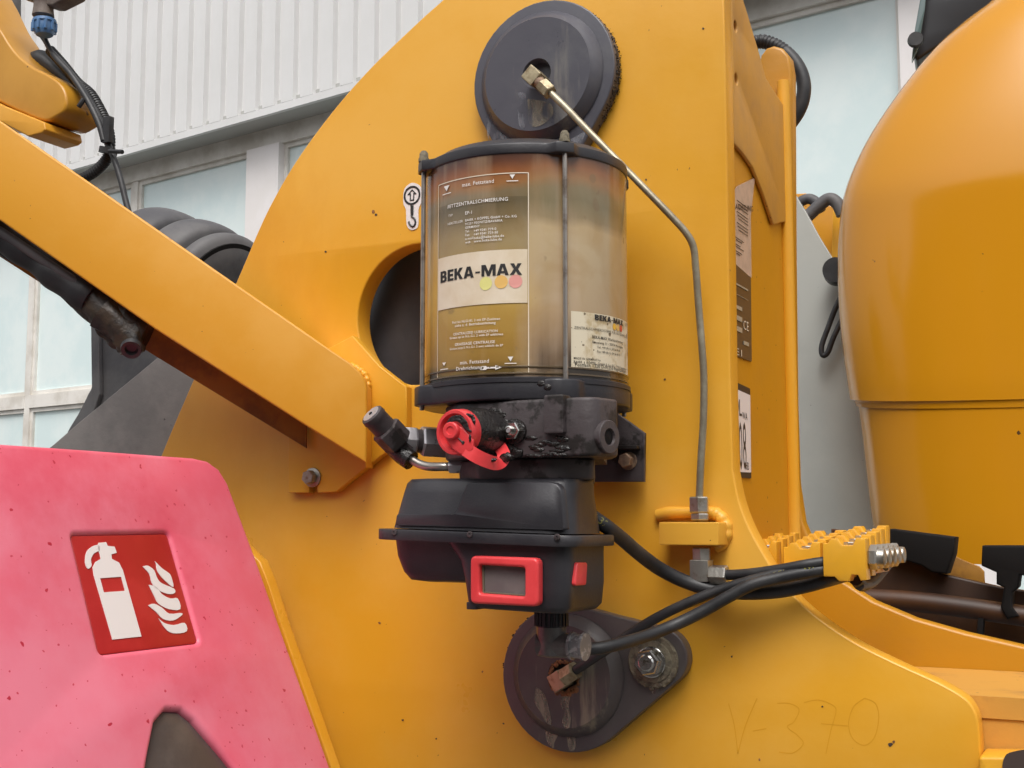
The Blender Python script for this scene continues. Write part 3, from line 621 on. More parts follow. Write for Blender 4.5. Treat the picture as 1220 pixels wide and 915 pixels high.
ctext([('max. Fettstand', 551.3, 588.7, 223, .012), ('FETTZENTRALSCHMIERUNG', 534.4, 605.3, 249, .012), ('TYP', 535, 540, 259, 0), ('EP-1', 555, 562.7, 256, .01),
       ('HERSTELLER', 534.4, 552, 268.8, 0), ('BAIER + KÖPPEL GmbH + Co. KG', 555, 615.5, 264.3, .012), ('91257 PEGNITZ/BAVARIA', 555, 599, 268.7, .012), ('GERMANY', 555, 572, 273, .012),
       ('Tel.', 555, 560, 277.4, .01), ('+49 9241 729-0', 565, 591.5, 276.6, .012), ('Fax', 555, 560, 281.8, .01), ('+49 9241 729-50', 565, 593.6, 280.9, .012),
       ('e-mail', 555, 564, 286.2, .01), ('beka@beka-lube.de', 565, 600.7, 285.3, .012), ('web', 555, 561, 290.5, .01), ('www.beka-lube.de', 565, 598, 289.3, .012),
       ('Fett bis NLGI-Kl. 2 mit EP-Zusätzen', 539.8, 596, 386, .01), ('siehe a. d. Betriebsanleitung', 542.7, 590.8, 390, .01),
       ('CENTRALIZED LUBRICATION', 541, 593.2, 400, .01), ('Grease up to N.L.G.I. 2 with EP additives', 536.7, 599.6, 404.5, .01),
       ('GRAISSAGE CENTRALISE', 542.7, 590, 412.5, .01), ("Graisse jusqu'à N.L.G.I. 2 avec additifs de EP", 536.7, 599.6, 417.3, .01),
       ('min. Fettstand', 549, 582.8, 434.5, .01), ('Drehrichtung', 544.3, 575, 441.8, .014)], 'lettering', 'white_print', lo)
mb = MB()
def ctri(px, py0, py1, wpx, yl, hw):
    t, z0_ = CY(px, py0); _, z1_ = CY(px, py1); a = wpx/121/2; _, zl = CY(px, yl)
    mb.add(([cyl(t-a, z0_, RL+.0005), cyl(t+a, z0_, RL+.0005), cyl(t, z1_, RL+.0005)], [(0, 1, 2)])); mb.add(cstrip(t-hw/121, t+hw/121, zl-.0004, zl+.0004, RL+.0005, 3))
ctri(533, 221.5, 228, 10, 231, 7.5); ctri(610.5, 208, 213.5, 6, 215.7, 6.5); ctri(530, 432, 436, 7, 440, 7); ctri(608.4, 425, 430.8, 6, 433, 6.5)
t, z = CY(577, 438.6); t2, _ = CY(598, 438.6); 
mb.add(cstrip(t, t2-.06, z-.0007, z+.0007, RL+.0005)); mb.add(([cyl(t2-.06, z-.0022, RL+.0005), cyl(t2-.06, z+.0022, RL+.0005), cyl(t2, z, RL+.0005)], [(0, 1, 2)]))
for s_ in (-1, 1): mb.add(([cyl(t-.02, z+s_*.0018, RL+.0005), cyl(t+.02, z+s_*.0018, RL+.0005), cyl(t+.035, z, RL+.0005), cyl(t+.0, z, RL+.0005)], [(0, 1, 2, 3)]))
mb.build('level_mark', 'white_print', lo, 0)
def cdisc(px, py, r, dr, n=24):
    t, z = CY(px, py); return [cyl(t+r*cos(2*pi*k/n)/TR, z+r*sin(2*pi*k/n), TR+dr) for k in range(n)], [tuple(range(n))]
for px, py, m_ in ((579.1, 338, 'dot_yellow'), (597.3, 336, 'dot_orange'), (614.3, 335.4, 'dot_pink')): MB().add(cdisc(px, py, .0062, .0009)).build('dot', m_, lo, 0)
ta, za = CY(680, 370.5); tb = radians(78); _, zb = CY(680, 437.5)
so_ = MB().add(cstrip(ta, tb, zb, za, RL)).build('dealer_sticker', 'dirtlabel', pump, 0); so_['label'] = 'stained cream sticker with dealer address'
ctext([('ZENTRALSCHMIERSYSTEME FÜR NUTZFAHRZEUGE', 683.7, 746, 391.7, 0), ('BEKA-MAX Werksvertretung', 705, 741, 403, .02),
       ('Dieselweg 11 - 30974 Wennigsen', 705, 741, 408.8, .012), ('Tel. +49 (0) 51 09 56 99 00', 711, 737.8, 414.6, .012), ('Fax +49 (0) 51 09 56 99 01', 711, 737.8, 420, .012),
       ('MADE IN GERMANY by', 683.3, 714.8, 427.8, .015), ('BAIER + KÖPPEL GmbH & Co. KG - Präzisionsapparate', 683.3, 745.4, 432.4, .01), ('Postfach 1320 D-91253 Pegnitz/Bayern', 684.8, 745, 436.2, .01)], 'lettering', 'black_print', so_, .0008)
for px, py, m_ in ((731.2, 389.5, 'dot_gold'), (735.2, 390.5, 'dot_orange'), (738.8, 391.5, 'dot_red')): MB().add(cdisc(px, py, .0032, .0009)).build('dot', m_, so_, 0)
GL = {'B': (1.0, [[(0, 0), (.68, 0), (.94, .10), (.97, .28), (.90, .46), (.80, .52), (.90, .60), (.92, .78), (.86, .93), (.62, 1), (0, 1)], [(.32, .18), (.60, .18), (.64, .30), (.60, .40), (.32, .40)], [(.32, .62), (.57, .62), (.60, .72), (.57, .82), (.32, .82)]]),
      'E': (.82, [[(0, 0), (.80, 0), (.80, .20), (.32, .20), (.32, .41), (.74, .41), (.74, .60), (.32, .60), (.32, .80), (.80, .80), (.80, 1), (0, 1)]]),
      'K': (1.04, [[(0, 0), (.32, 0), (.32, .36), (.40, .44), (.66, 0), (1.04, 0), (.64, .56), (1.02, 1), (.66, 1), (.32, .60), (.32, 1), (0, 1)]]),
      'A': (1.12, [[(0, 0), (.32, 0), (.38, .18), (.74, .18), (.80, 0), (1.12, 0), (.76, 1), (.36, 1)], [(.44, .36), (.68, .36), (.56, .74)]]),
      '-': (.60, [[(.06, .34), (.56, .34), (.56, .47), (.06, .47)]]),
      'M': (1.40, [[(0, 0), (.30, 0), (.30, .62), (.58, .0), (.82, 0), (1.10, .62), (1.10, 0), (1.40, 0), (1.40, 1), (.98, 1), (.70, .40), (.42, 1), (0, 1)]]),
      'X': (1.12, [[(0, 0), (.36, 0), (.56, .32), (.76, 0), (1.12, 0), (.75, .51), (1.08, 1), (.72, 1), (.56, .70), (.40, 1), (.04, 1), (.37, .51)]])}
def brand(word, pxa, pxb, py, h, par, name, dr):
    ta, z = CY(pxa, py); tb, _ = CY(pxb, py); W_ = sum(GL[c][0]+.10 for c in word)-.10; k = (tb-ta)*TR/W_; x = 0; mb = MB(); fr = (V((0, 0, 0)), V((1, 0, 0)), V((0, 1, 0)), V((0, 0, 1)))
    for c in word:
        w_, ps = GL[c]; ps = [[(x+a, b) for a, b in p_] for p_ in ps]
        vs, fs = slab(ps[0], 0, .1, fr, ps[1:]); mb.add(([cyl(ta+v.x*k/TR, z+v.y*h, TR+dr+v.z*.002) for v in vs], fs)); x += w_+.10
    return mb.build(name, 'black_print', par, 0)
brand('BEKA-MAX', 525.8, 622, 337.3, .0106, lo, 'brand_lettering', .0008)
brand('BEKA-MAX', 708, 741, 381, .0050, so_, 'brand_lettering', .0008)
# ---- pump body (casting)
FT = (V((0, 0, 0)), V((1, 0, 0)), V((0, 1, 0)), V((0, 0, 1)))
YF = -.236
xl, xr = P(517, 540, YF+.01).x, P(700, 540, YF).x
def zz(py, Y=YF): return P(620, py, Y).z
xr = P(707, 540, YF).x
bp = rnd([(xl, YF+.075), (xl, YF+.03), (xl+.03, YF), (xr, YF), (xr+.008, YF+.036), (xr-.012, YF+.075)], [0, .012, .020, .016, .006, 0])
body = MB().add(slab(bp, zz(545), TZ0-.0185, FT, bev=.003)).build('pump_body', 'cast', pump)
bp2 = rnd([(xl+.012, -.07), (xl+.012, YF+.035), (xl+.045, YF+.012), (xr-.045, YF+.012), (xr-.018, YF+.045), (xr-.07, -.07)], [0, .01, .012, .02, .012, 0])
MB().add(slab(bp2, zz(571), zz(545)-.0003, FT, bev=.002)).build('lower_body', 'cast', pump)
MB().add(slab([(xl+.01, YF+.0755), (xr-.022, YF+.0755), (xr-.06, -.062), (xl+.01, -.062)], zz(545), TZ0-.0195, FT)).build('body_core', 'cast', pump)
# corner strap and boss
q = P(661, 500, YF-.004)
MB().add(box(q.x-.0095, q.x+.0095, YF-.007, YF+.01, P(661, 517, YF).z, TZ0-.016, .002)).build('body_rib', 'cast', pump)
cB = P(614, 514, YF); mb = MB().add(lathe([(0, .0115), (.004, .0115), (.0045, .010)], cB, (0, -1, 0), 24)); mb.build('plug_collar', 'grease', pump)
pb = MB().add(hexn(cB+V((0, -.004, 0)), (0, -1, 0), .0085, .006)).add(lathe([(.010, .0045), (.0135, .0042), (.014, .003)], cB, (0, -1, 0), 16)).build('plug', 'chrome', pump, 20)
mb = MB().add(lathe([(.013, .0023), (.0146, .002)], cB, (0, -1, 0), 12)); mb.build('plug_tip', 'paleadapter', pb)
# side port on the right chamfer
nrm = V((.72, -.69, 0)).normalized(); cP = P(717, 521, YF+.02); 
nrm = V((.97, -.24, 0)).normalized(); cP = V((xr, YF, 0))+V((.22, .97, 0)).normalized()*.019+nrm*.001; cP.z = P(719, 521, YF+.02).z
MB().add(lathe([(-.004, .0150), (.0025, .0150), (.0032, .0142), (.0032, .0078), (.001, .007), (.001, .0001)], cP, nrm, 32, cap=False)).build('side_port', 'cast', pump)
MB().add(lathe([(.0012, .0068), (.002, .0001)], cP, nrm, 20, cap=False)).build('port_hole', 'dark', pump)
# bracket to the machine
YK = -.022
bk = [(690, 480), (735, 492), (768, 516), (767, 574), (600, 574), (600, 480)]
brk = MB().add(slab(pp(bk, YK), -YK-.006, -YK, XZ, bev=.0012)).build('bracket', 'cast', pump)
q = P(727, 533, YK); MB().add(box(P(690, 533, YK).x, P(763, 533, YK).x, YK-.010, YK+.0, q.z-.003, q.z+.001, .001)).build('bracket_rib', 'cast', brk)
bolt(749, 549, YK-.0005, .0075, .010, 'rustbolt', pump, washer=1.25)
MB().add(box(P(690, 533, YK).x, P(735, 533, YK).x, YK+.0002, -.0005, P(700, 572, YK).z, P(700, 500, YK).z, .001)).build('spacer', 'dark', pump)
# grease smears: lumpy blobs around the ports
def blobs(spec, name, par, mat='grease'):
    mb = MB()
    for px, py, Y, r, sx, sz in spec:
        c = P(px, py, Y); n1, n2 = 10, 8; vs = []; fs = []
        for i in range(1, n2):
            for k in range(n1):
                u = pi*i/n2; w_ = 2*pi*k/n1; j = 1+random.uniform(-.22, .22)
                vs.append(c+V((r*sx*j*sin(u)*cos(w_), r*.32*j*sin(u)*sin(w_), r*sz*j*cos(u))))
        for i in range(n2-2):
            for k in range(n1): fs.append((i*n1+k, i*n1+(k+1) % n1, (i+1)*n1+(k+1) % n1, (i+1)*n1+k))
        fs += [tuple(range(n1)), tuple(range((n2-2)*n1, (n2-1)*n1))]
        mb.add((vs, fs))
    return mb.build(name, mat, par, 180)
sp_ = [(598+random.gauss(0, 7), 512+random.gauss(0, 12), YF, .0045, 1.1, 1) for _ in range(14)]
sp_ += [(596+random.gauss(0, 5), 492+random.gauss(0, 3), YF, .0022, 1.6, .7) for _ in range(7)]
sp_ += [(600+random.gauss(0, 9), 538+random.gauss(0, 5), YF, .006, 1.4, .8) for _ in range(10)]
sp_ += [(655+random.gauss(0, 12), 532+random.gauss(0, 4), YF, .0035, 1.8, .6) for _ in range(9)]
sp_ += [(662+random.gauss(0, 4), 520+random.gauss(0, 3), YF, .002, 1.2, .9) for _ in range(2)]
sp_ += [(640+random.gauss(0, 28), 541+random.gauss(0, 2), YF, .0035, 2.2, .5) for _ in range(10)]
blobs(sp_, 'grease_smear', pump)
blobs([(650+random.gauss(0, 5), 457+random.gauss(0, 3), -.243, .003, 1.2, .9) for _ in range(3)], 'grease_smear', pump)
# ---- red capped refill coupling
AX = V((.12, .985, 0.04)).normalized()    # axis runs back and to the right, into the body
cR = P(543, 515, YF-.052)
coup = MB().add(lathe([(.004, .0185), (.012, .0195), (.016, .0200), (.03, .0225), (.046, .0215), (.06, .018)], cR, AX, 36)).build('coupling_body', 'grease', pump)
rc = MB().add(lathe([(.004, .0152), (-.001, .0156), (-.0025, .0166), (-.0025, .0192), (-.001, .0200), (.009, .0206), (.011, .0196), (.011, .0)], cR, AX, 40, cap=False)).build('dust_cap', 'red', pump)
MB().add(lathe([(.0035, .0165), (.003, .0001)], cR, AX, 32, cap=False)).build('cap_recess', 'red', rc)
U_ = V((0, 0, 1)); Rr = AX.cross(U_).normalized(); Uu = Rr.cross(AX).normalized()
if Rr.dot(RT) < 0: Rr = -Rr
frR = (cR, Rr, Uu, Rr.cross(Uu))
if frR[3].dot(-AX) < 0: frR = (cR, Rr, Uu, Rr.cross(Uu)); 
sgn = 1 if frR[3].dot(-AX) > 0 else -1
Z5 = lambda pts: [(420+a/6.1, 470+b/6.1) for a, b in pts]
frK = (V((0, cR.y, 0)), V((1, 0, 0)), V((0, 0, 1)), V((0, -1, 0)))
MB().add(slab(rnd(pp(Z5([(700, 215), (760, 215), (800, 235), (840, 275), (880, 330), (880, 400), (850, 430), (790, 440), (735, 400), (680, 320), (675, 250)]), cR.y-.003), .004, 4), .0005, .0045, frK, bev=.0014)).build('cap_web', 'red', rc)
MB().add(slab(crom2(pp(Z5([(690, 215), (705, 180), (735, 158), (775, 152), (815, 172), (842, 205), (852, 245), (875, 268), (850, 272), (828, 255), (812, 238), (790, 212), (755, 196), (715, 205), (690, 215)]), cR.y-.004), 3)[:-1], .0052, .0062, frK, bev=.0004)).build('grease_smear', 'grease', rc)
cv = P(*Z5([(714, 262)])[0], cR.y-.008)
MB().add(lathe([(.006, .0076), (-.0008, .0074), (-.0016, .0066), (-.0016, .0038), (-.0006, .0034), (-.0006, .0001)], cv, (0, 1, 0), 28, cap=False)).build('rivet', 'red', rc)
MB().add(tube([P(*Z5([(768, 318)])[0], cR.y-.0048), P(*Z5([(800, 347)])[0], cR.y-.0048)], .0006, 6, 2)).add(lathe([(0, .0016), (.0006, .0014)], P(*Z5([(803, 349)])[0], cR.y-.0045), (0, -1, 0), 10)).build('slit', 'black_print', rc)
sw = [P(555, 535, YF-.055), P(567, 543, YF-.054), P(580, 549, YF-.048), P(591, 552, YF-.038), P(598, 549, YF-.026), P(600, 541, YF-.017), P(595, 531, YF-.008)]
pts = crom(sw, 6); vs = []; fs = []
for i, p_ in enumerate(pts):
    t = (pts[min(len(pts)-1, i+1)]-pts[max(0, i-1)]).normalized(); d_ = (CAM-p_).normalized(); s_ = t.cross(d_).normalized(); hw = .0062-.0006*i/len(pts)
    for a, b in ((-1, -1), (-1, 1), (1, 1), (1, -1)): vs.append(p_+s_*hw*a+d_*.0017*b)
    if i:
        for k in range(4): fs.append((4*(i-1)+k, 4*(i-1)+(k+1) % 4, 4*i+(k+1) % 4, 4*i+k))
fs += [(0, 1, 2, 3), tuple(range(len(vs)-4, len(vs)))]
MB().add((vs, fs)).build('cap_strap', 'red', rc)
blobs([(603, 545, YF-.026, .006, 1, .7), (585, 548, YF-.045, .003, 1.8, .6), (556, 495, YF-.055, .003, 2.4, .6), (563, 501, YF-.054, .0028, 1, 1.4), (560, 522, YF-.057, .002, .6, 1.6)], 'grease_smear', rc)
# ---- relief valve with fittings on the left of the pump
YV = -.20
vp = MB(); ax = (P(485, 528, YV)-P(449, 490, YV-.03)); L_ = ax.length; ax.normalize(); o_ = P(442, 493, YV-.03)
rv = thing('relief_valve', P(482, 525, YV), 'steel relief valve pointing up left from the hex adapters beside the red cap', 'valve')
MB().add(lathe([(0, .0105), (.001, .0118), (.006, .0124), (.007, .0118), (.024, .0118)], o_, ax, 28)).build('valve_cap', 'cast', rv)
MB().add(lathe([(-.0004, .0094), (.001, .0098)], o_, ax, 24)).build('adjuster_face', 'paleadapter', rv)
MB().add(lathe([(-.0012, .0018), (0, .0018)], o_, ax, 10)).build('adjuster_hole', 'dark', rv)
MB().add(hexn(o_+ax*.020, ax, .0155, .022)).add(lathe([(.04, .010), (.052, .010)], o_, ax, 20)).build('valve_body', 'cast', rv, 20)
h1, h2 = P(473, 524, YV), P(523, 527, YV+.03); ax2 = (h2-h1).normalized()
MB().add(hexn(h1+ax2*.004, ax2, .0142, .015)).build('hex_adapter', 'paleadapter', rv, 20)
MB().add(lathe([(-.003, .011), (.004, .0115)], h1, ax2, 24)).build('collar', 'paleadapter', rv)
MB().add(lathe([(.019, .0115), (.025, .0118)], h1, ax2, 24)).build('collar', 'cast', rv)
MB().add(hexn(h1+ax2*.024, ax2, .0158, .026, .2)).build('hex_adapter', 'paleadapter', rv, 20)
MB().add(tube([P(460, 520, YV), P(478, 540, YV), P(490, 549, YV)], lambda L: .0105-.03*L*.6, 12, 6)).build('valve_elbow', 'grease', rv)
MB().add(tube([P(488, 546, YV), P(500, 553, YV), P(512, 556, YV), P(530, 556, YV), P(542, 556, YV+.01)], .0042, 12, 6)).build('bypass_tube', 'rod', rv)
MB().add(hexn(P(536, 555, YV), (1, .2, .0), .008, .022)).build('tube_nut', 'paleadapter', rv, 20)
# ---- controller housing under the pump
YH = -.238
def zH(py): return P(570, py, YH).z
xa, xb = P(459, 600, YH).x, P(677, 600, YH).x
def ydep(px, X): return PX(px, 640, X).y
ybk = ydep(724, xb)+.0
def rr_ring(x0, x1, y0, y1, z, r, rz=None, n=7, tilt=0.0):
    pts = rnd([(x0, y0), (x1, y0), (x1, y1), (x0, y1)], r, n)
    return [V((a, b, z+(a-x0)*tilt)) for a, b in pts]
TL = -.028
hz = lambda py: zH(py)
ctl = MB().add(loft([rr_ring(xa+.022, xb-.012, YH+.026, ybk-.02, hz(567.5), .016, tilt=TL*.4), rr_ring(xa+.013, xb-.004, YH+.014, ybk-.012, hz(568.7), .018, tilt=TL*.4), rr_ring(xa+.0085, xb-.002, YH+.010, ybk-.010, hz(574), .024, tilt=TL*.4),
    rr_ring(xa+.007, xb-.003, YH+.007, ybk-.007, hz(586), .024, tilt=TL*.6), rr_ring(xa, xb, YH, ybk, hz(629), .026, tilt=TL)])).build('upper_housing', 'blackplastic', pump, 50)
# raised centre panel on the upper cover
q0 = P(553, 583, YH); q1 = P(668, 628, YH)
MB().add(loft([[V((a, YH+.006-k, z)) for a, z in rnd([(P(556+d, 575, YH).x, hz(574+d*.3)), (P(670-d, 575, YH).x, hz(576+d*.3)), (P(675-d, 630, YH).x, hz(631)), (P(470+d, 622, YH).x, hz(626)), (P(472+d, 612, YH).x, hz(612)), (P(542+d, 612, YH).x, hz(613))], [.006, .012, .002, .002, .003, .008], 5)] for k, d in ((0, 0), (.0062, 1.2), (.0072, 3))])).build('cover_panel', 'blackplastic', ctl, 60)
fl = [rr_ring(xa-.010, xb+.010, YH-.010, ybk+.008, z_, .024, tilt=TL) for z_ in (hz(643), hz(641.8), hz(631.2), hz(630))]
for i in (0, 3): 
    c_ = sum(fl[i], V())/len(fl[i]); fl[i] = [c_+(p_-c_)*.993 for p_ in fl[i]]
MB().add(loft(fl)).build('housing_flange', 'blackplastic', pump, 50)
# lower housing: shallow left lobe and deep right part
xm = P(549, 680, YH).x
MB().add(loft([rr_ring(xa+.024, xm+.03, YH+.030, ybk-.02, hz(697), .014), rr_ring(xa+.012, xm+.03, YH+.018, ybk-.012, hz(694), .016), rr_ring(xa+.007, xm+.03, YH+.012, ybk-.006, hz(684), .018), rr_ring(xa+.003, xm+.03, YH+.006, ybk-.004, hz(664), .02), rr_ring(xa+.001, xm+.03, YH+.003, ybk-.002, hz(640), .022)])).build('lower_lobe', 'blackplastic', pump, 50)
def kring(z, i, l=0, d=0): return rr_ring(xm+l+i, xb-i*.8-d, YH+.0+i*.7, ybk-i*.8, z, .014, tilt=TL)
MB().add(loft([kring(hz(726), .013, .001, .002), kring(hz(724), .006, 0, .001), kring(hz(717), .002), kring(hz(690), .0, -.0005), kring(hz(668), .0, -.005), kring(hz(655), -.0, -.013), kring(hz(640), -.0005, -.022)])).build('lower_housing', 'blackplastic', pump, 50)
MB().add(box(P(553, 722, YH).x, P(566, 722, YH).x, YH+.004, YH+.03, hz(727), hz(718), .001)).build('latch_foot', 'blackplastic', pump)
# display frame, slightly rolled like the housing
frD = frame((0, 0, 0), (1, 0, -.045), (.045, 0, 1)); frD = (V((0, YH-.0005, 0)), frD[1], frD[2], V((0, -1, 0)))
def dpl(pxs, Y):
    o = []
    for a, b in pxs: q = P(a, b, Y); o.append((q.dot(frD[1]), q.dot(frD[2])))
    return o
YD = YH-.012
do = rnd(dpl([(560, 662), (641, 665), (641, 723), (560, 719)], YD), .006, 6); di = rnd(dpl([(570.5, 673), (625, 676), (625, 711), (571, 707)], YD), .0025, 4)
dfm = MB().add(slab(do, 0, .0118, frD, [di], bev=.0025, res=3)).build('display_frame', 'red', pump)
MB().add(slab(rnd(dpl([(569, 671), (626.5, 674), (626.5, 713), (569.5, 709)], YD), .002), .0012, .0035, frD)).build('display_window', 'screen', dfm)
dr_ = dpl([(571, 673.5), (624.5, 676.5), (624.5, 710.5), (571.5, 706.5)], YD); di2 = [(a*.0+(dr_[0][0]+dr_[2][0])/2+(a-(dr_[0][0]+dr_[2][0])/2)*.95, (dr_[0][1]+dr_[2][1])/2+(b-(dr_[0][1]+dr_[2][1])/2)*.93) for a, b in dr_]
MB().add(slab(dr_, .0036, .006, frD, [di2])).build('window_rim', mk('grimy_rim', (.16, .145, .10), .5), dfm)
for px_, py_ in ((470, 634), (560, 636.5), (664, 640)):
    c_ = P(px_, py_, YH-.010); MB().add(lathe([(0, .0030), (.0012, .0028), (.0014, .0012), (.0008, .0010), (.0008, .0001)], V((c_.x, YH-.0100, c_.z)), (0, -1, 0), 16, cap=False)).build('screw', 'cast', pump)
# red button on the side
def PS(px, py): return PX(px, py, xb+.0004)
bt_ = [(PS(a, b).y, PS(a, b).z) for a, b in ((685, 670), (697, 670), (695.5, 697), (682, 698))]
MB().add(slab(rnd(bt_, .003), -.001, .003, (V((xb, 0, 0)), V((0, 1, 0)), V((0, 0, 1)), V((1, 0, 0))), bev=.001)).build('button', 'red', pump)
# plug connector under the housing
cN = P(657, 735, -.17)
mb = MB(); 
for k in range(20):
    a = 2*pi*k/20; mb.add(box(cN.x+.0145*cos(a)-.0012, cN.x+.0145*cos(a)+.0012, cN.y+.0145*sin(a)-.0012, cN.y+.0145*sin(a)+.0012, cN.z-.008, cN.z+.010))
mb.add(lathe([(-.009, .0145), (.02, .0145)], cN, (0, 0, 1), 32)).build('connector_nut', 'blackplastic', pump, 30)
cp2 = mk('scuffed_grey_nylon', (.16, .155, .16), .3, col2=(.34, .33, .33), vs=120, va=(.52, .62)); cp = mk('grey_black_nylon', (.075, .07, .068), .3, col2=(.14, .13, .125), vs=40)
MB().add(lathe([(-.034, .0125), (-.012, .0138), (-.009, .0138)], cN, (0, 0, 1), 28)).add(lathe([(-.012, .0115), (.0, .0125), (.022, .0105)], cN+V((0, 0, -.025)), (1, -.02, -.02), 28)).build('connector_elbow', cp, pump)
cq = cN+V((0, 0, -.025))+V((1, -.02, -.02)).normalized()*.020
mb = MB().add(lathe([(0, .0112), (.014, .0112)], cq, (1, -.02, -.02), 12))
for h in (0.0, .012): mb.add(lathe([(h, .0128), (h+.0028, .0128)], cq, (1, -.02, -.02), 12))
mb.build('connector_collar', cp2, pump, 20)

# ================= PIN RETAINERS =================
def tear(cx, cz, R_, dx, dz, r_, n=30):
    d = sqrt(dx*dx+dz*dz); base = atan2(dz, dx); a = math.acos((R_-r_)/d); pts = []
    for i in range(n+1):
        t = base+a+(2*pi-2*a)*i/n; pts.append((cx+R_*cos(t), cz+R_*sin(t)))
    for i in range(n//2+1):
        t = base-a+2*a*i/(n//2); pts.append((cx+dx+r_*cos(t), cz+dz+r_*sin(t)))
    return pts
YU = -.018
def pin(name, cpx, cpy, rpx, opx, opy, orr, fpx, fpy, frp, mat, label, hpx, hpy, hr, Yp=YU):
    c = P(cpx, cpy, Yp); R_ = abs(P(cpx, cpy-rpx, Yp).z-P(cpx, cpy+rpx, Yp).z)/2; o = P(opx, opy, Yp); ro_ = abs(P(opx, opy-orr, Yp).z-P(opx, opy+orr, Yp).z)/2
    T = thing(name, V((c.x, 0, c.z)), label, 'pivot pin', 'pivot pins with black retainer plates')
    h = P(hpx, hpy, Yp-.012); rh = abs(P(hpx, hpy-hr, Yp).z-P(hpx, hpy+hr, Yp).z)/2
    MB().add(slab(tear(c.x, c.z, R_, o.x-c.x, o.z-c.z, ro_), .0004, -Yp, XZ, bev=.0018)).build('retainer_plate', mat, T)
    fc = P(fpx, fpy, Yp-.012); rf = abs(P(fpx, fpy-frp, Yp-.012).z-P(fpx, fpy+frp, Yp-.012).z)/2
    fz = -Yp+.012
    MB().add(lathe([(0, rf+.0105), (.0025, rf+.0100), (.0095, rf+.002), (.012, rf), (.0121, rh+.001), (.0105, rh), (-.012, rh*.92), (-.012, .0001)], (fc.x, Yp-.0004, fc.z), (0, -1, 0), 96, cap=False)).build('pin_head', mat, T)
    return T, c, h, rh
pu, c, h, rh = pin('pivot_pin', 646, 90.5, 90, 643, 205, 34, 639.5, 88, 67, 'pinblack', 'upper pivot pin with slate black retainer plate above the grease reservoir', 640, 88, 17)
MB().add(lathe([(-.010, rh*.9), (-.0095, .0001)], (P(640, 88, YU-.012).x, YU-.002, P(640, 88, YU-.012).z), (0, -1, 0), 24, cap=False)).build('pin_bore', 'rust', pu)
pl_, c2, h2_, rh2 = pin('pivot_pin', 675.5, 808, 88, 786, 783, 35, 671, 806, 61.5, 'pinbrown', 'lower pivot pin with brown black retainer plate and bright washered bolt under the display box', 672, 807, 19)
bb = MB().add(lathe([(-.010, rh2*.9), (-.0095, .0001)], (P(672, 807, YU-.012).x, YU-.002, P(672, 807, YU-.012).z), (0, -1, 0), 24, cap=False)).build('pin_bore', 'dark', pl_)
q = P(672, 807, YU-.0125)
mb = MB()
for k in range(34):
    a = 2*pi*k/34; r_ = rh2*random.uniform(.93, 1.1); w_ = random.uniform(.0015, .0032)*(1.6 if 3.6 < a < 5.6 else 1)
    mb.add(lathe([(0, w_), (.0008, w_*.6)], (q.x+r_*cos(a), YU-.0122, q.z+r_*sin(a)), (0, -1, 0), 7))
mb.build('rust_rim', 'rust', pl_)
# bolt + washer of the lower retainer
bq = P(779, 788, YU-.0005)
mb = MB().add(lathe([(0, .0265), (.003, .0265), (.004, .0255), (.004, .021), (.0055, .0205), (.006, .019)], bq, (0, -1, 0), 48))
ws = mb.build('washer', 'gunk', pl_)
MB().add(lathe([(.006, .0155), (.0085, .0155), (.009, .0145)], bq, (0, -1, 0), 32)).add(hexn(bq+V((-.002, -.009, 0)), (0, -1, 0), .0135, .008, .2)).add(lathe([(.017, .0085), (.0185, .007), (.0185, .0001)], bq+V((-.002, 0, 0)), (0, -1, 0), 20, cap=False)).build('bolt', 'chrome', pl_, 20)
mb = MB()
for k in range(46):
    a = 2*pi*k/46; r_ = .0255*random.uniform(.93, 1.04); w_ = random.uniform(.0008, .002)*(1.5 if (a > 4.2 or a < .8) else .7)
    mb.add(lathe([(0, w_), (w_*.7, w_*.6)], (bq.x+r_*cos(a), YU-.0035, bq.z+r_*sin(a)), (0, -1, 0), 7))
mb.build('grime_crust', 'gunk', pl_)
# upper retainer's bolt, half hidden by the lid; crumbs of grease along its right edge
uq = P(643, 187, YU-.0005); MB().add(lathe([(0, .0175), (.004, .0165), (.006, .012), (.0065, .0001)], uq, (0, -1, 0), 28, cap=False)).build('bolt', 'dirtysteel', pu)
cu = P(647.5, 91, 0); Ru = abs(P(647.5, 2, YU).z-P(647.5, 180, YU).z)/2
mb = MB()
for k in range(420):
    a = radians(random.gauss(-8, 30)); dd = abs(random.gauss(0, .0010)); r_ = Ru+dd-.0005; s_ = random.uniform(.0003, .0010)*(1 if dd < .0025 else .5)
    if a > radians(52) or a < radians(-60): continue
    mb.add(lathe([(0, s_), (s_*1.2, s_*.5)], (P(647.5, 91, YU).x+r_*cos(a), -random.uniform(0, .014), P(647.5, 91, YU).z+r_*sin(a)), (random.uniform(-.3, .6), -1, random.uniform(-.4, .4)), 5))
o = mb.build('grease_crumb', 'grease', pu, 0); o['kind'] = 'stuff'
mb = MB()
for k in range(120):
    a = radians(random.uniform(128, 185)); dd = abs(random.gauss(0, .0008)); r_ = abs(P(675, 720, YU).z-P(675, 896, YU).z)/2+dd; s_ = random.uniform(.0004, .0013)
    mb.add(lathe([(0, s_), (s_*1.2, s_*.5)], (P(675.5, 808, YU).x+r_*cos(a), -random.uniform(0, .014), P(675.5, 808, YU).z+r_*sin(a)), (-.4, -1, .2), 5))
o = mb.build('grease_crumb', 'grease', pl_, 0); o['kind'] = 'stuff'

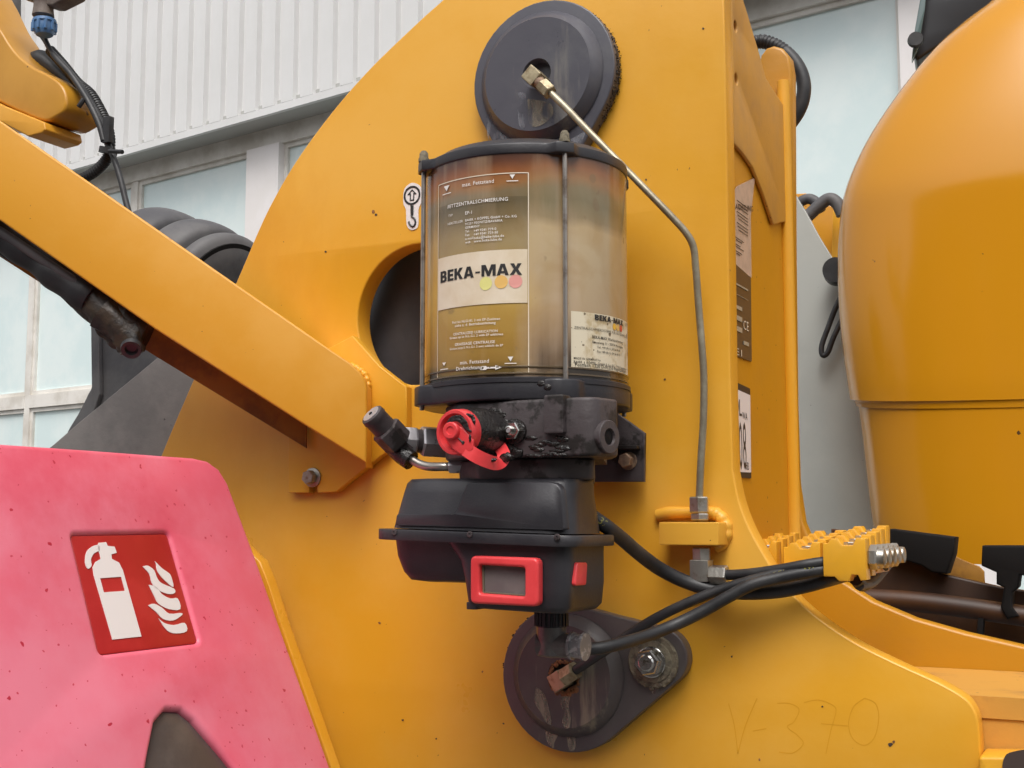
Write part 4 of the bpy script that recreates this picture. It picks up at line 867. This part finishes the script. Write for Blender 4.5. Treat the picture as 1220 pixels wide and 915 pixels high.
# ---- dried grease runs and scuffs, thin films on the parts they soil
def alpha_mat(nm, col, sc, lo_, hi_, mx_, st=(1, 1, .35)):
    m = mk(nm, col, .6); n = m.node_tree.nodes; L = m.node_tree.links; g = n.new('ShaderNodeNewGeometry'); mp = n.new('ShaderNodeMapping'); mp.inputs['Scale'].default_value = st
    L.new(g.outputs['Position'], mp.inputs[0]); t = n.new('ShaderNodeTexNoise'); t.inputs['Scale'].default_value = sc; t.inputs['Detail'].default_value = 7; L.new(mp.outputs[0], t.inputs['Vector'])
    r = n.new('ShaderNodeMapRange'); r.inputs[1].default_value = lo_; r.inputs[2].default_value = hi_; r.inputs[4].default_value = mx_; L.new(t.outputs['Fac'], r.inputs[0]); L.new(r.outputs[0], n['Principled BSDF'].inputs['Alpha']); return m
RUN = alpha_mat('dried_grease_run', (.34, .29, .22), 90, .35, .60, .75); PALE = alpha_mat('pale_dust_run', (.26, .26, .29), 90, .40, .62, .65)
def film_poly(pxs, Y, th, mat, par, name='grease_run', sm=3):
    q = crom2(pp(pxs+[pxs[0]], Y), sm)[:-1]; return MB().add(slab(q, -Y+.0002, -Y+.0002+th)).build(name, mat, par, 0)
z5 = lambda pts: [(580+a/4.357, 690+b/4.357) for a, b in pts]; z4 = lambda pts: [(540+a/4.067, b/4.067) for a, b in pts]
YH1 = YU-.0126
film_poly(z5([(380, 612), (430, 605), (425, 660), (436, 720), (430, 768), (408, 772), (392, 740), (398, 690), (384, 650)]), YH1, .0002, RUN, pl_)
film_poly(z5([(255, 560), (300, 600), (330, 700), (335, 752), (310, 745), (280, 690), (250, 640)]), YH1, .0002, RUN, pl_)
film_poly(z5([(302, 770), (340, 780), (372, 800), (350, 850), (345, 878), (318, 850), (306, 810)]), YU, .0002, RUN, pl_)
film_poly(z5([(412, 792), (455, 795), (462, 850), (455, 885), (430, 888), (418, 840)]), YU, .0002, RUN, pl_)
film_poly(z5([(600, 640), (680, 560), (690, 620), (660, 700), (600, 760), (580, 720)]), YU, .0002, RUN, pl_)
film_poly(z5([(855, 545), (890, 545), (888, 590), (860, 592)]), YU, .0002, RUN, pl_)
film_poly(z4([(310, 450), (350, 455), (355, 520), (352, 600), (335, 625), (318, 600), (312, 520)]), YH1, .0002, PALE, pu)
film_poly(z4([(360, 480), (470, 500), (480, 560), (420, 610), (370, 600)]), YH1, .0002, RUN, pu)
film_poly(z4([(170, 580), (230, 640), (330, 700), (345, 735), (210, 738), (165, 650)]), YU, .0002, PALE, pu)
film_poly(z4([(470, 700), (560, 680), (640, 640), (600, 730), (545, 745), (480, 730)]), YU, .0002, PALE, pu)
# paint chips on the side plate
for k, (a, b, r_) in enumerate([(445, 252, 2.2), (448, 256, 1.4), (1061, 887, 2.6), (1065, 884, 1.6), (872, 782, 1.2), (838, 34, 1.1), (792, 452, 1.2), (421, 432, 1.3), (756, 660, 1.1), (575, 800, 1.2), (480, 858, 1.3), (980, 842, 1.1), (452, 742, 1.4), (520, 880, 1.0), (388, 300, 1.1), (905, 905, 1.3), (600, 862, 1.0), (770, 214, 1.0)]):
    film_poly([(a+r_*random.uniform(.6, 1.4)*cos(t_), b+r_*random.uniform(.6, 1.4)*sin(t_)) for t_ in [2*pi*j/7 for j in range(7)]], 0, .0003, 'chip' if k % 3 else 'rust', ld, 'paint_chip', 2)

# ================= GREASE TUBE =================
gt = thing('grease_tube', P(834, 600, -.02), 'thin tarnished steel grease tube bending from the upper pin down to the yellow block', 'pipe')
YT = -.045
path = [(652, 107, -.047), (675, 129, -.05), (700, 155, -.055), (740, 196, -.055), (775, 232, -.05), (800, 258, -.044), (817, 277, -.038), (826, 294, -.034), (829, 320, -.03), (832, 360, -.027), (836, 410, -.025), (838.5, 450, -.023), (838, 500, -.022), (835, 550, -.021), (833, 600, -.02)]
MB().add(tube([P(*a) for a in path], .0037, 14, 8)).build('pipe', 'tube', gt)
a0_ = P(652, 107, -.047); dd_ = (P(652, 107, -.047)-P(675, 129, -.05)).normalized()
MB().add(hexn(a0_-dd_*.006, dd_, .0085, .016, .3)).build('tube_nut', 'dirtysteel', gt, 20)
MB().add(lathe([(.010, .0065), (.018, .0068)], a0_, dd_, 18)).build('fitting_neck', 'rustbolt', gt)
eb = a0_+dd_*.024; 
frE = frame(eb, dd_, V((0, -1, 0)).cross(dd_)); 
MB().add(slab(rnd([(-.008, -.0085), (.010, -.0085), (.010, .0085), (-.008, .0085)], .0012, 2), -.016, .007, frE, bev=.0008)).add(lathe([(.0, .0065), (.03, .0065)], eb, (0, 1, 0), 16)).build('elbow', 'dirtysteel', gt, 20)
MB().add(hexn(P(833, 611, -.02), (0, 0, 1), .0102, .016, .2)).build('tube_nut', 'steel', gt, 20)
MB().add(hexn(P(834, 620, -.02), (0, 0, 1), .0095, .007, .2)).build('union_body', 'steel', gt, 20)
MB().add(hexn(P(836, 668, -.02), (0, 0, 1), .0095, .013, .2)).build('union_body', 'steel', gt, 20)
qe = P(836, 682, -.02)
MB().add(box(qe.x-.0095, qe.x+.0095, -.029, -.011, qe.z-.009, qe.z+.0125, .001)).build('elbow', 'steel', gt)
hn = P(846, 684.5, -.022)
MB().add(hexn(hn, (1, -.05, 0), .0098, .018, .2)).build('hose_nut', 'steel', gt, 20)

# ================= HOSES =================
GH = 'black hoses running to the yellow distributor blocks'
def hose(pts, r, label, txt=None, extra=None, mat='rubber'):
    p = [P(*a) for a in pts]; o = MB().add(tube(p, r, 18, 10)).build('hose', mat)
    off = o.data.vertices[0].co.copy()
    tag(o, label, 'hose', GH)
    if txt:
        body, ia, ib, size = txt; cp_ = crom(p, 10); L = [0]
        for i in range(1, len(cp_)): L.append(L[-1]+(cp_[i]-cp_[i-1]).length)
        n0, n1 = ia*10, ib*10; Lt = L[n1]-L[n0]; vs, fs = text2d(body, .02); out = []
        for x, y in vs:
            s = L[n0]+x*Lt; k = max(j for j in range(len(L)) if L[j] <= s); k = min(k, len(cp_)-2); t = (s-L[k])/(L[k+1]-L[k]); q = cp_[k].lerp(cp_[k+1], t)
            tg = (cp_[k+1]-cp_[k]).normalized(); dv = (CAM-q).normalized(); sd_ = dv.cross(tg).normalized()
            if sd_.z < 0: sd_ = -sd_
            an = (y*Lt-size*.5+extra)/r if extra is not None else (y*Lt-size*.5)/r
            out.append(q+(dv*cos(an)+sd_*sin(an))*(r+.0002))
        MB().add((out, fs)).build('print', 'hosetext', o, 0)
    return o
hose([(858, 685, -.022), (880, 684.5, -.025), (905, 682, -.028), (935, 677.5, -.03), (965, 672, -.03), (990, 669, -.02), (1010, 672, .02)], .0052, 'thin black hose leaving the steel elbow under the yellow block')
hose([(705, 615, -.15), (722, 627, -.145), (740, 641, -.12), (762, 660, -.085), (785, 677, -.05), (812, 691, -.03), (843, 701, -.022), (880, 706, -.018), (920, 705, -.018), (955, 699, -.015), (985, 691, -.01), (1010, 684, .03)], .0070,
     'thick black hose curving from behind the display box to the distributors', ('S 320 BAR', 0, 2, .003), .0)
hose([(690, 773, -.145), (715, 772, -.135), (742, 766, -.115), (772, 757, -.085), (805, 744, -.06), (838, 728, -.05), (868, 711, -.046), (895, 697, -.042), (925, 689, -.036), (960, 682, -.030), (990, 678, -.02), (1010, 678, .02)], .0060,
     'black cable hose leaving the plug under the display box')
hose([(682, 801, -.042), (695, 792, -.044), (712, 781, -.046), (735, 766, -.046), (762, 748, -.044), (790, 732, -.042), (822, 717, -.040), (860, 702, -.036), (900, 690, -.034), (940, 680, -.030), (975, 676, -.025), (1010, 676, .02)], .0050,
     'black grease hose from the lower pivot pin with yellow printed marking', ('HANSA-FLEX  SAT  8.6 x 4.0', 8, 10, .003), .0)
lf = thing('grease_fitting', P(672, 807, -.03), 'small brass grey elbow fitting in the bore of the lower pivot pin', 'fitting')
d2 = (P(695, 792, -.044)-P(672, 807, -.036)).normalized(); b2 = P(686, 798, -.042)
MB().add(hexn(b2-d2*.018, d2, .0098, .018, .2)).build('hose_nut', 'dirtysteel', lf, 20)
eb2 = b2-d2*.024; frE = frame(eb2, d2, V((0, -1, 0)).cross(d2))
MB().add(slab(rnd([(-.010, -.0092), (.007, -.0092), (.007, .0092), (-.010, .0092)], .001, 2), -.014, .007, frE, bev=.0007)).add(lathe([(.0, .0065), (.03, .0065)], eb2, (0, 1, 0), 16)).build('elbow', 'dirtysteel', lf, 20)

# ================= DISTRIBUTOR BLOCKS =================
def notched(x0, x1, z0, z1, top=True, botm=True):
    nn = .17
    w = x1-x0; h = z1-z0; pts = [(x0, z0+.12*h)]
    pts += [(x0+.02*w, z0+.10*h), (x0+.26*w, z0+.10*h), (x0+.36*w, z0), (x0+.60*w, z0)] if botm else [(x0, z0)]
    if botm: pts += [(x0+.66*w, z0+.15*h), (x0+.80*w, z0+.15*h), (x0+.86*w, z0+.02*h), (x1, z0+.04*h)]
    else: pts += [(x1, z0)]
    pts += [(x1, z1-.02*h), (x1-.03*w, z1), (x1-.22*w, z1), (x1-.30*w, z1-nn*h), (x0+.46*w, z1-nn*h), (x0+.36*w, z1-.015*h), (x0+.20*w, z1-.02*h), (x0+.12*w, z1-.13*h), (x0, z1-.13*h)]
    return pts
GD = 'yellow grease distributor blocks'
def distributor(x0, y0, x1, y1, Y, nsl, label, fit=False):
    a = P(x0, y1, Y); b = P(x1, y0, Y); T = thing('grease_distributor', V((a.x, Y, a.z)), label, 'distributor', GD)
    prof = notched(a.x, b.x, a.z, b.z); th = .026
    for k in range(nsl):
        d = -Y-k*th; dz = k*.0028
        MB().add(slab([(p[0], p[1]+dz) for p in prof], d-th+.007, d, XZ, bev=.0014, res=1)).build('section', 'yellow_bright', T)
    MB().add(slab([(p[0]*.84+.16*(a.x+b.x)/2, p[1]*.80+.20*(a.z+b.z)/2) for p in notched(a.x, b.x, a.z, b.z)], -Y-nsl*th, -Y-.003, XZ)).build('core', 'yellow_w', T)
    for k in range(nsl):
        q = V(((a.x+b.x)/2+.003, Y+.010+k*th, b.z-.004+k*.0028)); MB().add(hexn(q+V((0, 0, -.006)), (0, 0, 1), .0055, .006)).build('plug', 'steel', T, 20)
    if fit:
        for k in range(nsl):
            q = V((b.x, Y+.016+k*th, (a.z+b.z)/2+.002))
            MB().add(hexn(q, (1, 0, 0), .0118, .008, .5)).build('outlet_fitting', 'steel', T, 20)
            MB().add(lathe([(.008, .0085), (.014, .008), (.015, .006)], q, (1, 0, 0), 14)).build('outlet_fitting', 'steel', T)
    return T
distributor(894, 645, 925, 690, .075, 4, 'yellow grease distributor on the left, partly hidden by the curved plate edge')
distributor(934, 646, 977, 692, .025, 5, 'middle yellow grease distributor standing behind the hoses')
distributor(981, 641, 1031, 692, -.035, 5, 'rightmost yellow grease distributor with steel outlet fittings on its side', True)
ct = thing('hose_end', P(1040, 680, .08), 'grey brown hose ends and cable tie hanging behind the rightmost distributor', 'hose')
MB().add(tube([P(1020, 690, -.005), P(1028, 697, .02), P(1040, 688, .06), P(1052, 672, .12), P(1062, 660, .18)], .0065, 14, 6)).build('sheath', 'rubber', ct)
MB().add(tube([P(1024, 698, .0), P(1040, 694, .05), P(1056, 676, .12), P(1066, 662, .2)], .0045, 12, 6)).build('sheath', 'dustrubber', ct)
MB().add(tube([P(1048, 668, .07), P(1056, 678, .06)], .0025, 8, 2)).build('cable_tie', 'rubber', ct)

# ================= RED EXTINGUISHER BOX =================
LN = radians(23); nR = V((cos(LN), 0, sin(LN))); pR = P(275, 575, -.12); uR = V((0, 1, 0)); vR = V((-sin(LN), 0, cos(LN)))
frB = (pR, uR, vR, nR)
def rp(pxs, d=0):
    o = []
    for a, b in pxs: q = PL(a, b, pR+nR*d, nR)-pR; o.append((q.dot(uR), q.dot(vR)))
    return o
rb = thing('extinguisher_box', pR+V((-.1, -.2, -.3)), 'sun bleached red plastic box with a recessed fire extinguisher sign', 'fire extinguisher box')
ob = rp([(-90, 522), (0, 527), (100, 534), (190, 541), (230, 544), (248, 548), (262, 558), (273, 576), (283, 603), (305, 662), (345, 775), (395, 915), (425, 1000), (-90, 1000)])
sg = rp([(86, 637), (201, 635), (238, 765), (120, 779)]); sgr = rnd(sg, .006)
tri = rnd(rp([(173, 930), (179, 895), (186, 860), (199, 845), (217, 846), (232, 858), (262, 893), (292, 930), (300, 1000), (170, 1000)]), [.0, .0, .01, .008, .008, .008, 0, 0, 0, 0])
MB().add(slab(ob, -.030, 0, frB, [sgr, tri], bev=.006, res=4)).build('cover', 'redbox', rb)
side = [(x*.995, y-.004) for x, y in ob]
MB().add(slab(side, -.16, -.0305, frB, bev=.004)).build('box_body', 'redbox', rb)
grow = lambda pts, k: [((x-sum(p[0] for p in pts)/len(pts))*k+sum(p[0] for p in pts)/len(pts), (y-sum(p[1] for p in pts)/len(pts))*k+sum(p[1] for p in pts)/len(pts)) for x, y in pts]
sn = MB().add(slab(rnd(grow(sg, 1.0), .005), -.0305, -.0030, frB, bev=.0008)).build('sign', 'signred', rb)
MB().add(slab(grow(tri, 1.0), -.0302, -.006, frB, bev=.002)).build('window', 'window_dark', rb)
# symbol on the sign (pixel outlines taken on the sign's plane)
Z8 = lambda pts: [(a*.4535, b*.4535+500) for a, b in pts]
dS = -.0028
def sp2(pts): return rp(Z8(pts), dS)
sy = MB()
def sadd(pts, holes=(), sm=0):
    q = sp2(pts)
    if sm: q = crom2(q+[q[0]], sm)[:-1]
    sy.add(slab(q, -.0029, -.0023, frB, [sp2(h_) for h_ in holes]))
sadd([(256, 330), (258, 324), (278, 322), (282, 332), (300, 334), (306, 350), (292, 354), (293, 366), (312, 376), (322, 396), (371, 570), (295, 578), (246, 410), (243, 388), (250, 374), (264, 366), (262, 354), (258, 344)], [[(262, 417), (318, 413), (328, 450), (272, 454)]])
sadd([(262, 344), (246, 352), (238, 368), (240, 384), (230, 392), (223, 376), (226, 350), (240, 334), (258, 330)], sm=3)
sy.build('extinguisher_symbol', 'signwhite', sn, 0)
sy = MB()
sadd([(406, 372), (410, 380), (412, 396), (424, 414), (436, 426), (455, 440), (448, 410), (438, 400), (424, 390)], sm=3)
sadd([(374, 386), (388, 384), (404, 396), (412, 416), (424, 430), (456, 444), (458, 456), (440, 458), (412, 446), (398, 428), (392, 406)], sm=3)
sadd([(390, 434), (410, 440), (424, 458), (446, 470), (466, 470), (473, 498), (444, 498), (416, 484), (404, 462)], sm=3)
sadd([(388, 488), (404, 484), (424, 494), (444, 510), (474, 508), (477, 514), (454, 528), (428, 524), (410, 506)], sm=3)
sadd([(416, 522), (430, 534), (456, 540), (484, 534), (490, 556), (462, 562), (438, 554)], sm=3)
sy.build('flame_symbol', 'signwhite', sn, 0)

# ================= UPPER LEFT: arm end, sensor, harness =================
YA = -.02
la = thing('lever_arm', P(40, 110, YA+.05), 'yellow rounded arm end above the beam in the upper left corner', 'machine arm')
arm = [(-60, -60), (-30, -20), (-10, 20), (2, 38), (12, 54), (24, 68), (40, 80), (56, 88), (68, 96), (76, 106), (79, 119), (77, 131), (68, 138), (52, 144), (25, 134), (0, 122), (-60, 92)]
MB().add(slab(crom2(pp(arm, YA), 3), -YA-.07, -YA, XZ, bev=.004, res=3)).build('arm_head', mk('ochre_yellow_paint', (.50, .235, .02), .30, col2=(.56, .27, .03), vs=8, bump=.05, bs=80, spots=((.08, .04, .02), 40, .1)), la)
MB().add(slab(rnd(pp([(-60, 94), (0, 124), (51, 145), (53, 154), (48, 158), (32, 162), (0, 145), (-60, 140)], YA-.01), .003), -YA-.06, -YA+.008, XZ, bev=.002)).build('arm_underside', 'yellow_b', la)
tag(MB().add(tube([P(14, -60, .08), P(14, -10, .08), P(14, 40, .08), P(15, 90, .08)], lambda L: .0135+.0*L, 28, 4)).build('buffer', 'dustrubber'), 'black rubber buffer rising behind the yellow arm end in the upper left corner', 'rubber buffer')
ss = thing('sensor_unit', P(52, 10, -.02), 'brown dusty sensor with a blue plug at the top left edge', 'sensor')
MB().add(slab(rnd(pp([(18, -40), (100, -40), (96, -12), (88, -3), (66, 8), (60, 8), (40, 2), (22, -4), (14, -12)], -.02), .004), .0, .026, XZ, bev=.003)).build('sensor_housing', 'sensor', ss)
q = P(52, 6, -.02); MB().add(lathe([(-.03, .0125), (-.02, .0145), (-.006, .0145), (-.004, .0135), (.004, .0135), (.016, .0150)], q, (0, 0, -1), 28)).build('sensor_neck', 'sensor', ss)
q = P(53, 24, -.02); MB().add(lathe([(-.001, .0128), (.0, .0160), (.004, .0165), (.006, .0145), (.016, .0150), (.022, .0115), (.0225, .006)], q, (.05, 0, -1), 24)).build('plug', 'blue', ss)
mb = MB()
for k in range(10):
    a = 2*pi*k/10; mb.add(box(q.x+.0155*cos(a)-.0018, q.x+.0155*cos(a)+.0018, -.02+.0155*sin(a)-.0018, -.02+.0155*sin(a)+.0018, q.z-.017, q.z-.004, .0005))
mb.build('plug_rib', 'blue', ss)
hr = thing('wiring_harness', P(120, 150, .02), 'black wiring harness with corrugated sleeve looping down behind the beam', 'cable')
YW = .0
MB().add(tube([P(a, b, YW) for a, b in [(49, 43), (54, 50), (62, 62), (80, 82), (98, 106), (112, 128), (122, 150), (129, 172), (137, 192), (144, 215), (150, 240), (156, 262)]], lambda L: .0042 if L > .05 else .0026+L*.03, 12, 8)).build('cable', 'rubber', hr)
MB().add(tube([P(a, b, YW-.006) for a, b in [(54, 46), (58, 55), (66, 68), (84, 88), (100, 112), (110, 130), (119, 150), (124, 168)]], lambda L: .0030 if L < .03 else .0046, 12, 8)).build('cable', 'rubber', hr)
def corr(r, d=.0012, pitch=.0042): return lambda L: r+d*(1 if (L/pitch) % 1 < .55 else 0)
MB().add(tube([P(a, b, YW+.012) for a, b in [(60, 60), (76, 78), (92, 98), (108, 112), (119, 130), (128, 150), (131, 170), (128, 188), (116, 202), (104, 210), (94, 214)]], corr(.0064), 16, 34)).build('corrugated_sleeve', 'rubber', hr)
MB().add(tube([P(a, b, YW+.03) for a, b in [(34, 74), (50, 73), (64, 82), (80, 96), (96, 112), (110, 132)]], lambda L: .0105+.006*max(0, 1-abs(L-.025)/.03)-.03*max(0, L-.06)*.8, 16, 8)).build('rubber_boot', 'rubber', hr)
MB().add(box(P(128, 150, YW).x, P(136, 150, YW).x, YW-.009, YW, P(130, 172, YW).z, P(130, 141, YW).z, .001)).build('cable_clip', 'rubber', hr)
MB().add(lathe([(-.004, .0125), (.004, .0125)], P(129, 180, YW+.004), (.25, 0, 1), 20)).add(tube([P(130, 180, YW-.008), P(146, 181, YW-.008)], .003, 8, 2)).build('cable_tie', 'rubber', hr)
MB().add(tube([P(100, 118, YW-.01), P(96, 124, YW-.012), P(94, 127, YW-.012)], .0035, 8, 3)).build('cable_tie', 'rubber', hr)
# hose arc behind the loader tower
o = MB().add(tube([P(a, b, .33) for a, b in [(880, 62), (902, 50), (921, 53), (940, 66), (953, 84), (958, 104), (954, 126), (942, 146), (925, 162)]], lambda L: (.0085+.0010*(1 if (L/.005) % 1 < .5 else 0)) if L < .07 else .0092, 16, 24)).build('hose_loop', 'rubber')
tag(o, 'black hose arching out behind the top of the yellow tower', 'hose')

# ================= RIGHT: grey panel, pipes, hood, chassis =================
gp = [(930, 200), (945, 228), (960, 252), (975, 280), (993, 310), (1040, 400), (1060, 660), (930, 660)]
tag(MB().add(slab(pp(gp, 1.2), -1.215, -1.2, XZ, bev=.002)).build('side_panel', 'greypanel'), 'glossy pale grey metal panel between the yellow tower and the rounded hood', 'metal panel')
yb = thing('yellow_bracket', P(975, 250, .75), 'small yellow bracket plates behind the slanted top of the grey panel', 'bracket')
MB().add(slab(pp([(930, 232), (960, 230), (966, 238), (1003, 250), (1003, 420), (930, 420)], 1.38), -1.41, -1.38, XZ, bev=.002)).build('back_plate', 'yellow_w', yb)
MB().add(slab(pp([(992, 251), (1003, 251), (1003, 420), (988, 420)], 1.32), -1.37, -1.32, XZ, bev=.002)).build('bracket_flange', 'yellow_bright', yb)
ph = thing('pipe_pair', P(965, 250, .7), 'two short black bent hoses over the yellow bracket by the hood', 'hose')
MB().add(tube([P(a, b, 1.29) for a, b in [(935, 252), (948, 244), (962, 237), (972, 241), (978, 252)]], .011, 12, 6)).build('hose', 'dustrubber', ph)
MB().add(tube([P(a, b, 1.27) for a, b in [(950, 268), (962, 258), (976, 245), (988, 237), (998, 243), (1004, 256)]], .013, 12, 6)).build('hose', 'dustrubber', ph)
tag(MB().add(tube([P(a, b, 1.17) for a, b in [(1010, 338), (996, 366), (986, 392), (979, 412), (980, 423), (986, 420), (994, 400), (1012, 362)]], .0052, 10, 8)).build('cable_loop', 'rubber'), 'thin black cable loop hanging in front of the grey panel beside the hood', 'cable')
tag(MB().add(lathe([(0, .024), (.02, .028), (.045, .024)], P(1001, 326, 1.18), (0, -1, 0), 24)).build('rubber_grommet', 'rubber'), 'round black rubber grommet at the hood edge above the cable loop', 'grommet')
# hood
HD = 2.25; hdir = ray(1160, 450); hdir.z = 0; hdir.normalize(); hr_ = V((hdir.y, -hdir.x, 0)); HO = V((CAM.x, CAM.y, 0))+hdir*HD
def HU(px, py): 
    q = PL(px, py, HO, hdir)-HO; return q.dot(hr_), q.z
hk_ = crom2([(1260, -70), (1195, -25), (1184, 0), (1148, 29), (1116, 58), (1087, 92), (1059, 130), (1036, 166), (1018, 202), (1005, 240), (1000, 285), (999, 335), (1002, 390), (1008, 440), (1013, 474)], 5)
hk2_ = crom2([(1015.5, 476), (1017, 484), (1022, 520), (1027, 565), (1033, 615), (1040, 648)], 5)
uc = HU(1330, 400)[0]
def HB(a): return .22*(.35+.65*min(1, a/(uc-HU(999, 335)[0])))
def hring(u, z, slope=0):
    k = (HD+.12)/HD; u = u*k; z = CAM.z+(z-CAM.z)*k; a = uc-u; b = HB(a) ; pts = []
    for i in range(40):
        t = pi/2+pi*1.0*i/39 - 0  # from back over left to front
        ex = 2/2.5; c_, s_ = cos(t), sin(t); x = -abs(c_)**ex*a; y = (abs(s_)**ex)*b*(1 if s_ > 0 else -1)
        pts.append(HO+hr_*(uc+x)+hdir*(y+.12)+V((0, 0, z-.032*max(0, -y/b))))
    for q in (HO+hr_*(uc+.8)-hdir*(b-.12)+V((0, 0, z-.032)), HO+hr_*(uc+.8)+hdir*(b+.12)+V((0, 0, z))): pts.append(q)
    return pts
hood = thing('engine_hood', HO, 'large glossy yellow rounded hood with a moulded crease on the right', 'hood')
r1 = [hring(*HU(a, b)) for a, b in hk_]; MB().add(loft(r1)).build('upper_shell', 'yellow_hood', hood, 60)
u9, z9 = HU(1013, 474); r2 = [hring(u9+.001, z9+.001), hring(u9+.006, z9-.002), hring(u9+.008, z9-.007), hring(u9+.0095, z9-.012)]+[hring(HU(a, b)[0]+.0085, HU(a, b)[1]) for a, b in hk2_[2:]]
MB().add(loft(r2)).build('lower_shell', 'yellow_hood', hood, 60)
# cab corner over the hood
cbn = thing('cab', PL(1150, 10, HO+hdir*.3, hdir), 'black cab corner with a strip of tinted glass above the hood', 'cab')
def hp(pxs, d): 
    o_ = []
    for a, b in pxs: q = PL(a, b, HO+hdir*d, hdir)-HO; o_.append((q.dot(hr_), q.z))
    return o_
frH = lambda d: (HO+hdir*d, hr_, V((0, 0, 1)), -hdir)
MB().add(slab(rnd(hp([(1103, -60), (1098, 8), (1094, 40), (1088, 66), (1092, 72), (1110, 60), (1160, 30), (1230, -20), (1240, -60)], .3), .01), -.2, 0, frH(.3), bev=.006)).build('cab_frame', 'cab', cbn)
MB().add(slab(hp([(1108, -60), (1102, 10), (1094, 58), (1086, 72), (1089, 40), (1096, 0), (1100, -60)], .28), -.02, 0, frH(.28), bev=.002)).build('cab_glass', 'cabglass', cbn)
q = PL(1091, 48, HO+hdir*.27, hdir); MB().add(lathe([(0, .016), (.01, .014)], q, -hdir, 18)).build('hinge', 'rubber', cbn)
# chassis under the hood
ch = thing('rear_chassis', P(1120, 720, .7), 'dark brown shadowed chassis plates under the hood with gaps of light', 'chassis')
YC_ = .62
MB().add(slab(pp([(990, 630), (1063, 642), (1120, 683), (1190, 699), (1300, 716), (1300, 780), (1180, 765), (1050, 760), (980, 760)], YC_), -YC_-.02, -YC_, XZ, bev=.003)).build('chassis_plate', 'brown', ch)
MB().add(tube([P(a, b, YC_-.04) for a, b in [(1000, 712), (1080, 716), (1150, 724), (1220, 734), (1300, 744)]], .014, 16, 5)).build('chassis_tube', 'brown', ch)
MB().add(slab(pp([(1118, 684), (1136, 662), (1146, 667), (1166, 675), (1172, 681), (1173, 696)], YC_+.08), -YC_-.09, -YC_-.08, XZ, bev=.001)).build('tab_plate', 'channel', ch)
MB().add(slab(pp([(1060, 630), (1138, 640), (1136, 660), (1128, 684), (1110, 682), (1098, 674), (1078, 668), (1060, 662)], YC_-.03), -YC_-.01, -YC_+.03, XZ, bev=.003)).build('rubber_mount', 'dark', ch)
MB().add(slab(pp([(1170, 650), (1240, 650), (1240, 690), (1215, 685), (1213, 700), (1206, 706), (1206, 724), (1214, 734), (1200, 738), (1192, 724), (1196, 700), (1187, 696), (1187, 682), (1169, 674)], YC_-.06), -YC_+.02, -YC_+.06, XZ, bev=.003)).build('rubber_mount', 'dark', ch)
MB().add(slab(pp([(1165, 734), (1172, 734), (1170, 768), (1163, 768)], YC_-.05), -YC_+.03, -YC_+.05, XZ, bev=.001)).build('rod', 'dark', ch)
# ---- rubber bellows and flap seen past the beam
bl = thing('rubber_bellows', P(200, 330, .5), 'dusty black ribbed rubber bellows bulging up behind the sloping beam', 'rubber bellows')
bx = (RT*.80-FW*.52+V((0, 0, -.30))).normalized(); cx0 = P(272, 362, .5); rb_ = .122
segs = [(.0, .046, .002, .010), (.056, .132, -.004, .014), (.152, .24, -.002, .02)]
for i, (a, b, dr, e) in enumerate(segs):
    pr = []
    for k in range(9):
        t = k/8; h = a+(b-a)*t; r_ = rb_-dr+(.0035 if i else .002)*sin(pi*t)-(.030*(1-t*2)**2 if (i == 0 and t < .5) else 0)-.008*(abs(2*t-1)**6)
        pr.append((-h, r_-.09*max(0, .0)))
    MB().add(lathe([(-a, rb_*.5)]+pr+[(-b, rb_*.5)], cx0, bx, 72)).build('bellows_ring', 'dustrubber', bl, 60)
MB().add(lathe([(-.235, rb_-.014), (-.005, rb_-.014)], cx0, bx, 48)).build('bellows_core', 'dark', bl)
fp_ = crom2([(107, 350), (108, 400), (109, 455), (104, 470), (93, 492), (80, 514), (76, 530)], 4)
fl_ = thing('rubber_flap', P(130, 440, .3), 'dark grey rubber flap hanging behind the torn sleeve and the grey steel plate', 'rubber flap')
MB().add(slab(pp(fp_+[(260, 530), (260, 350)], .3), -.31, -.3, XZ, bev=.003)).build('sheet', 'dustrubber', fl_)
MB().add(slab(rnd(pp([(110, 352), (119, 352), (121, 470), (112, 500)], .295), .002), -.3, -.290, XZ, bev=.002)).build('fold', 'dustrubber', fl_)
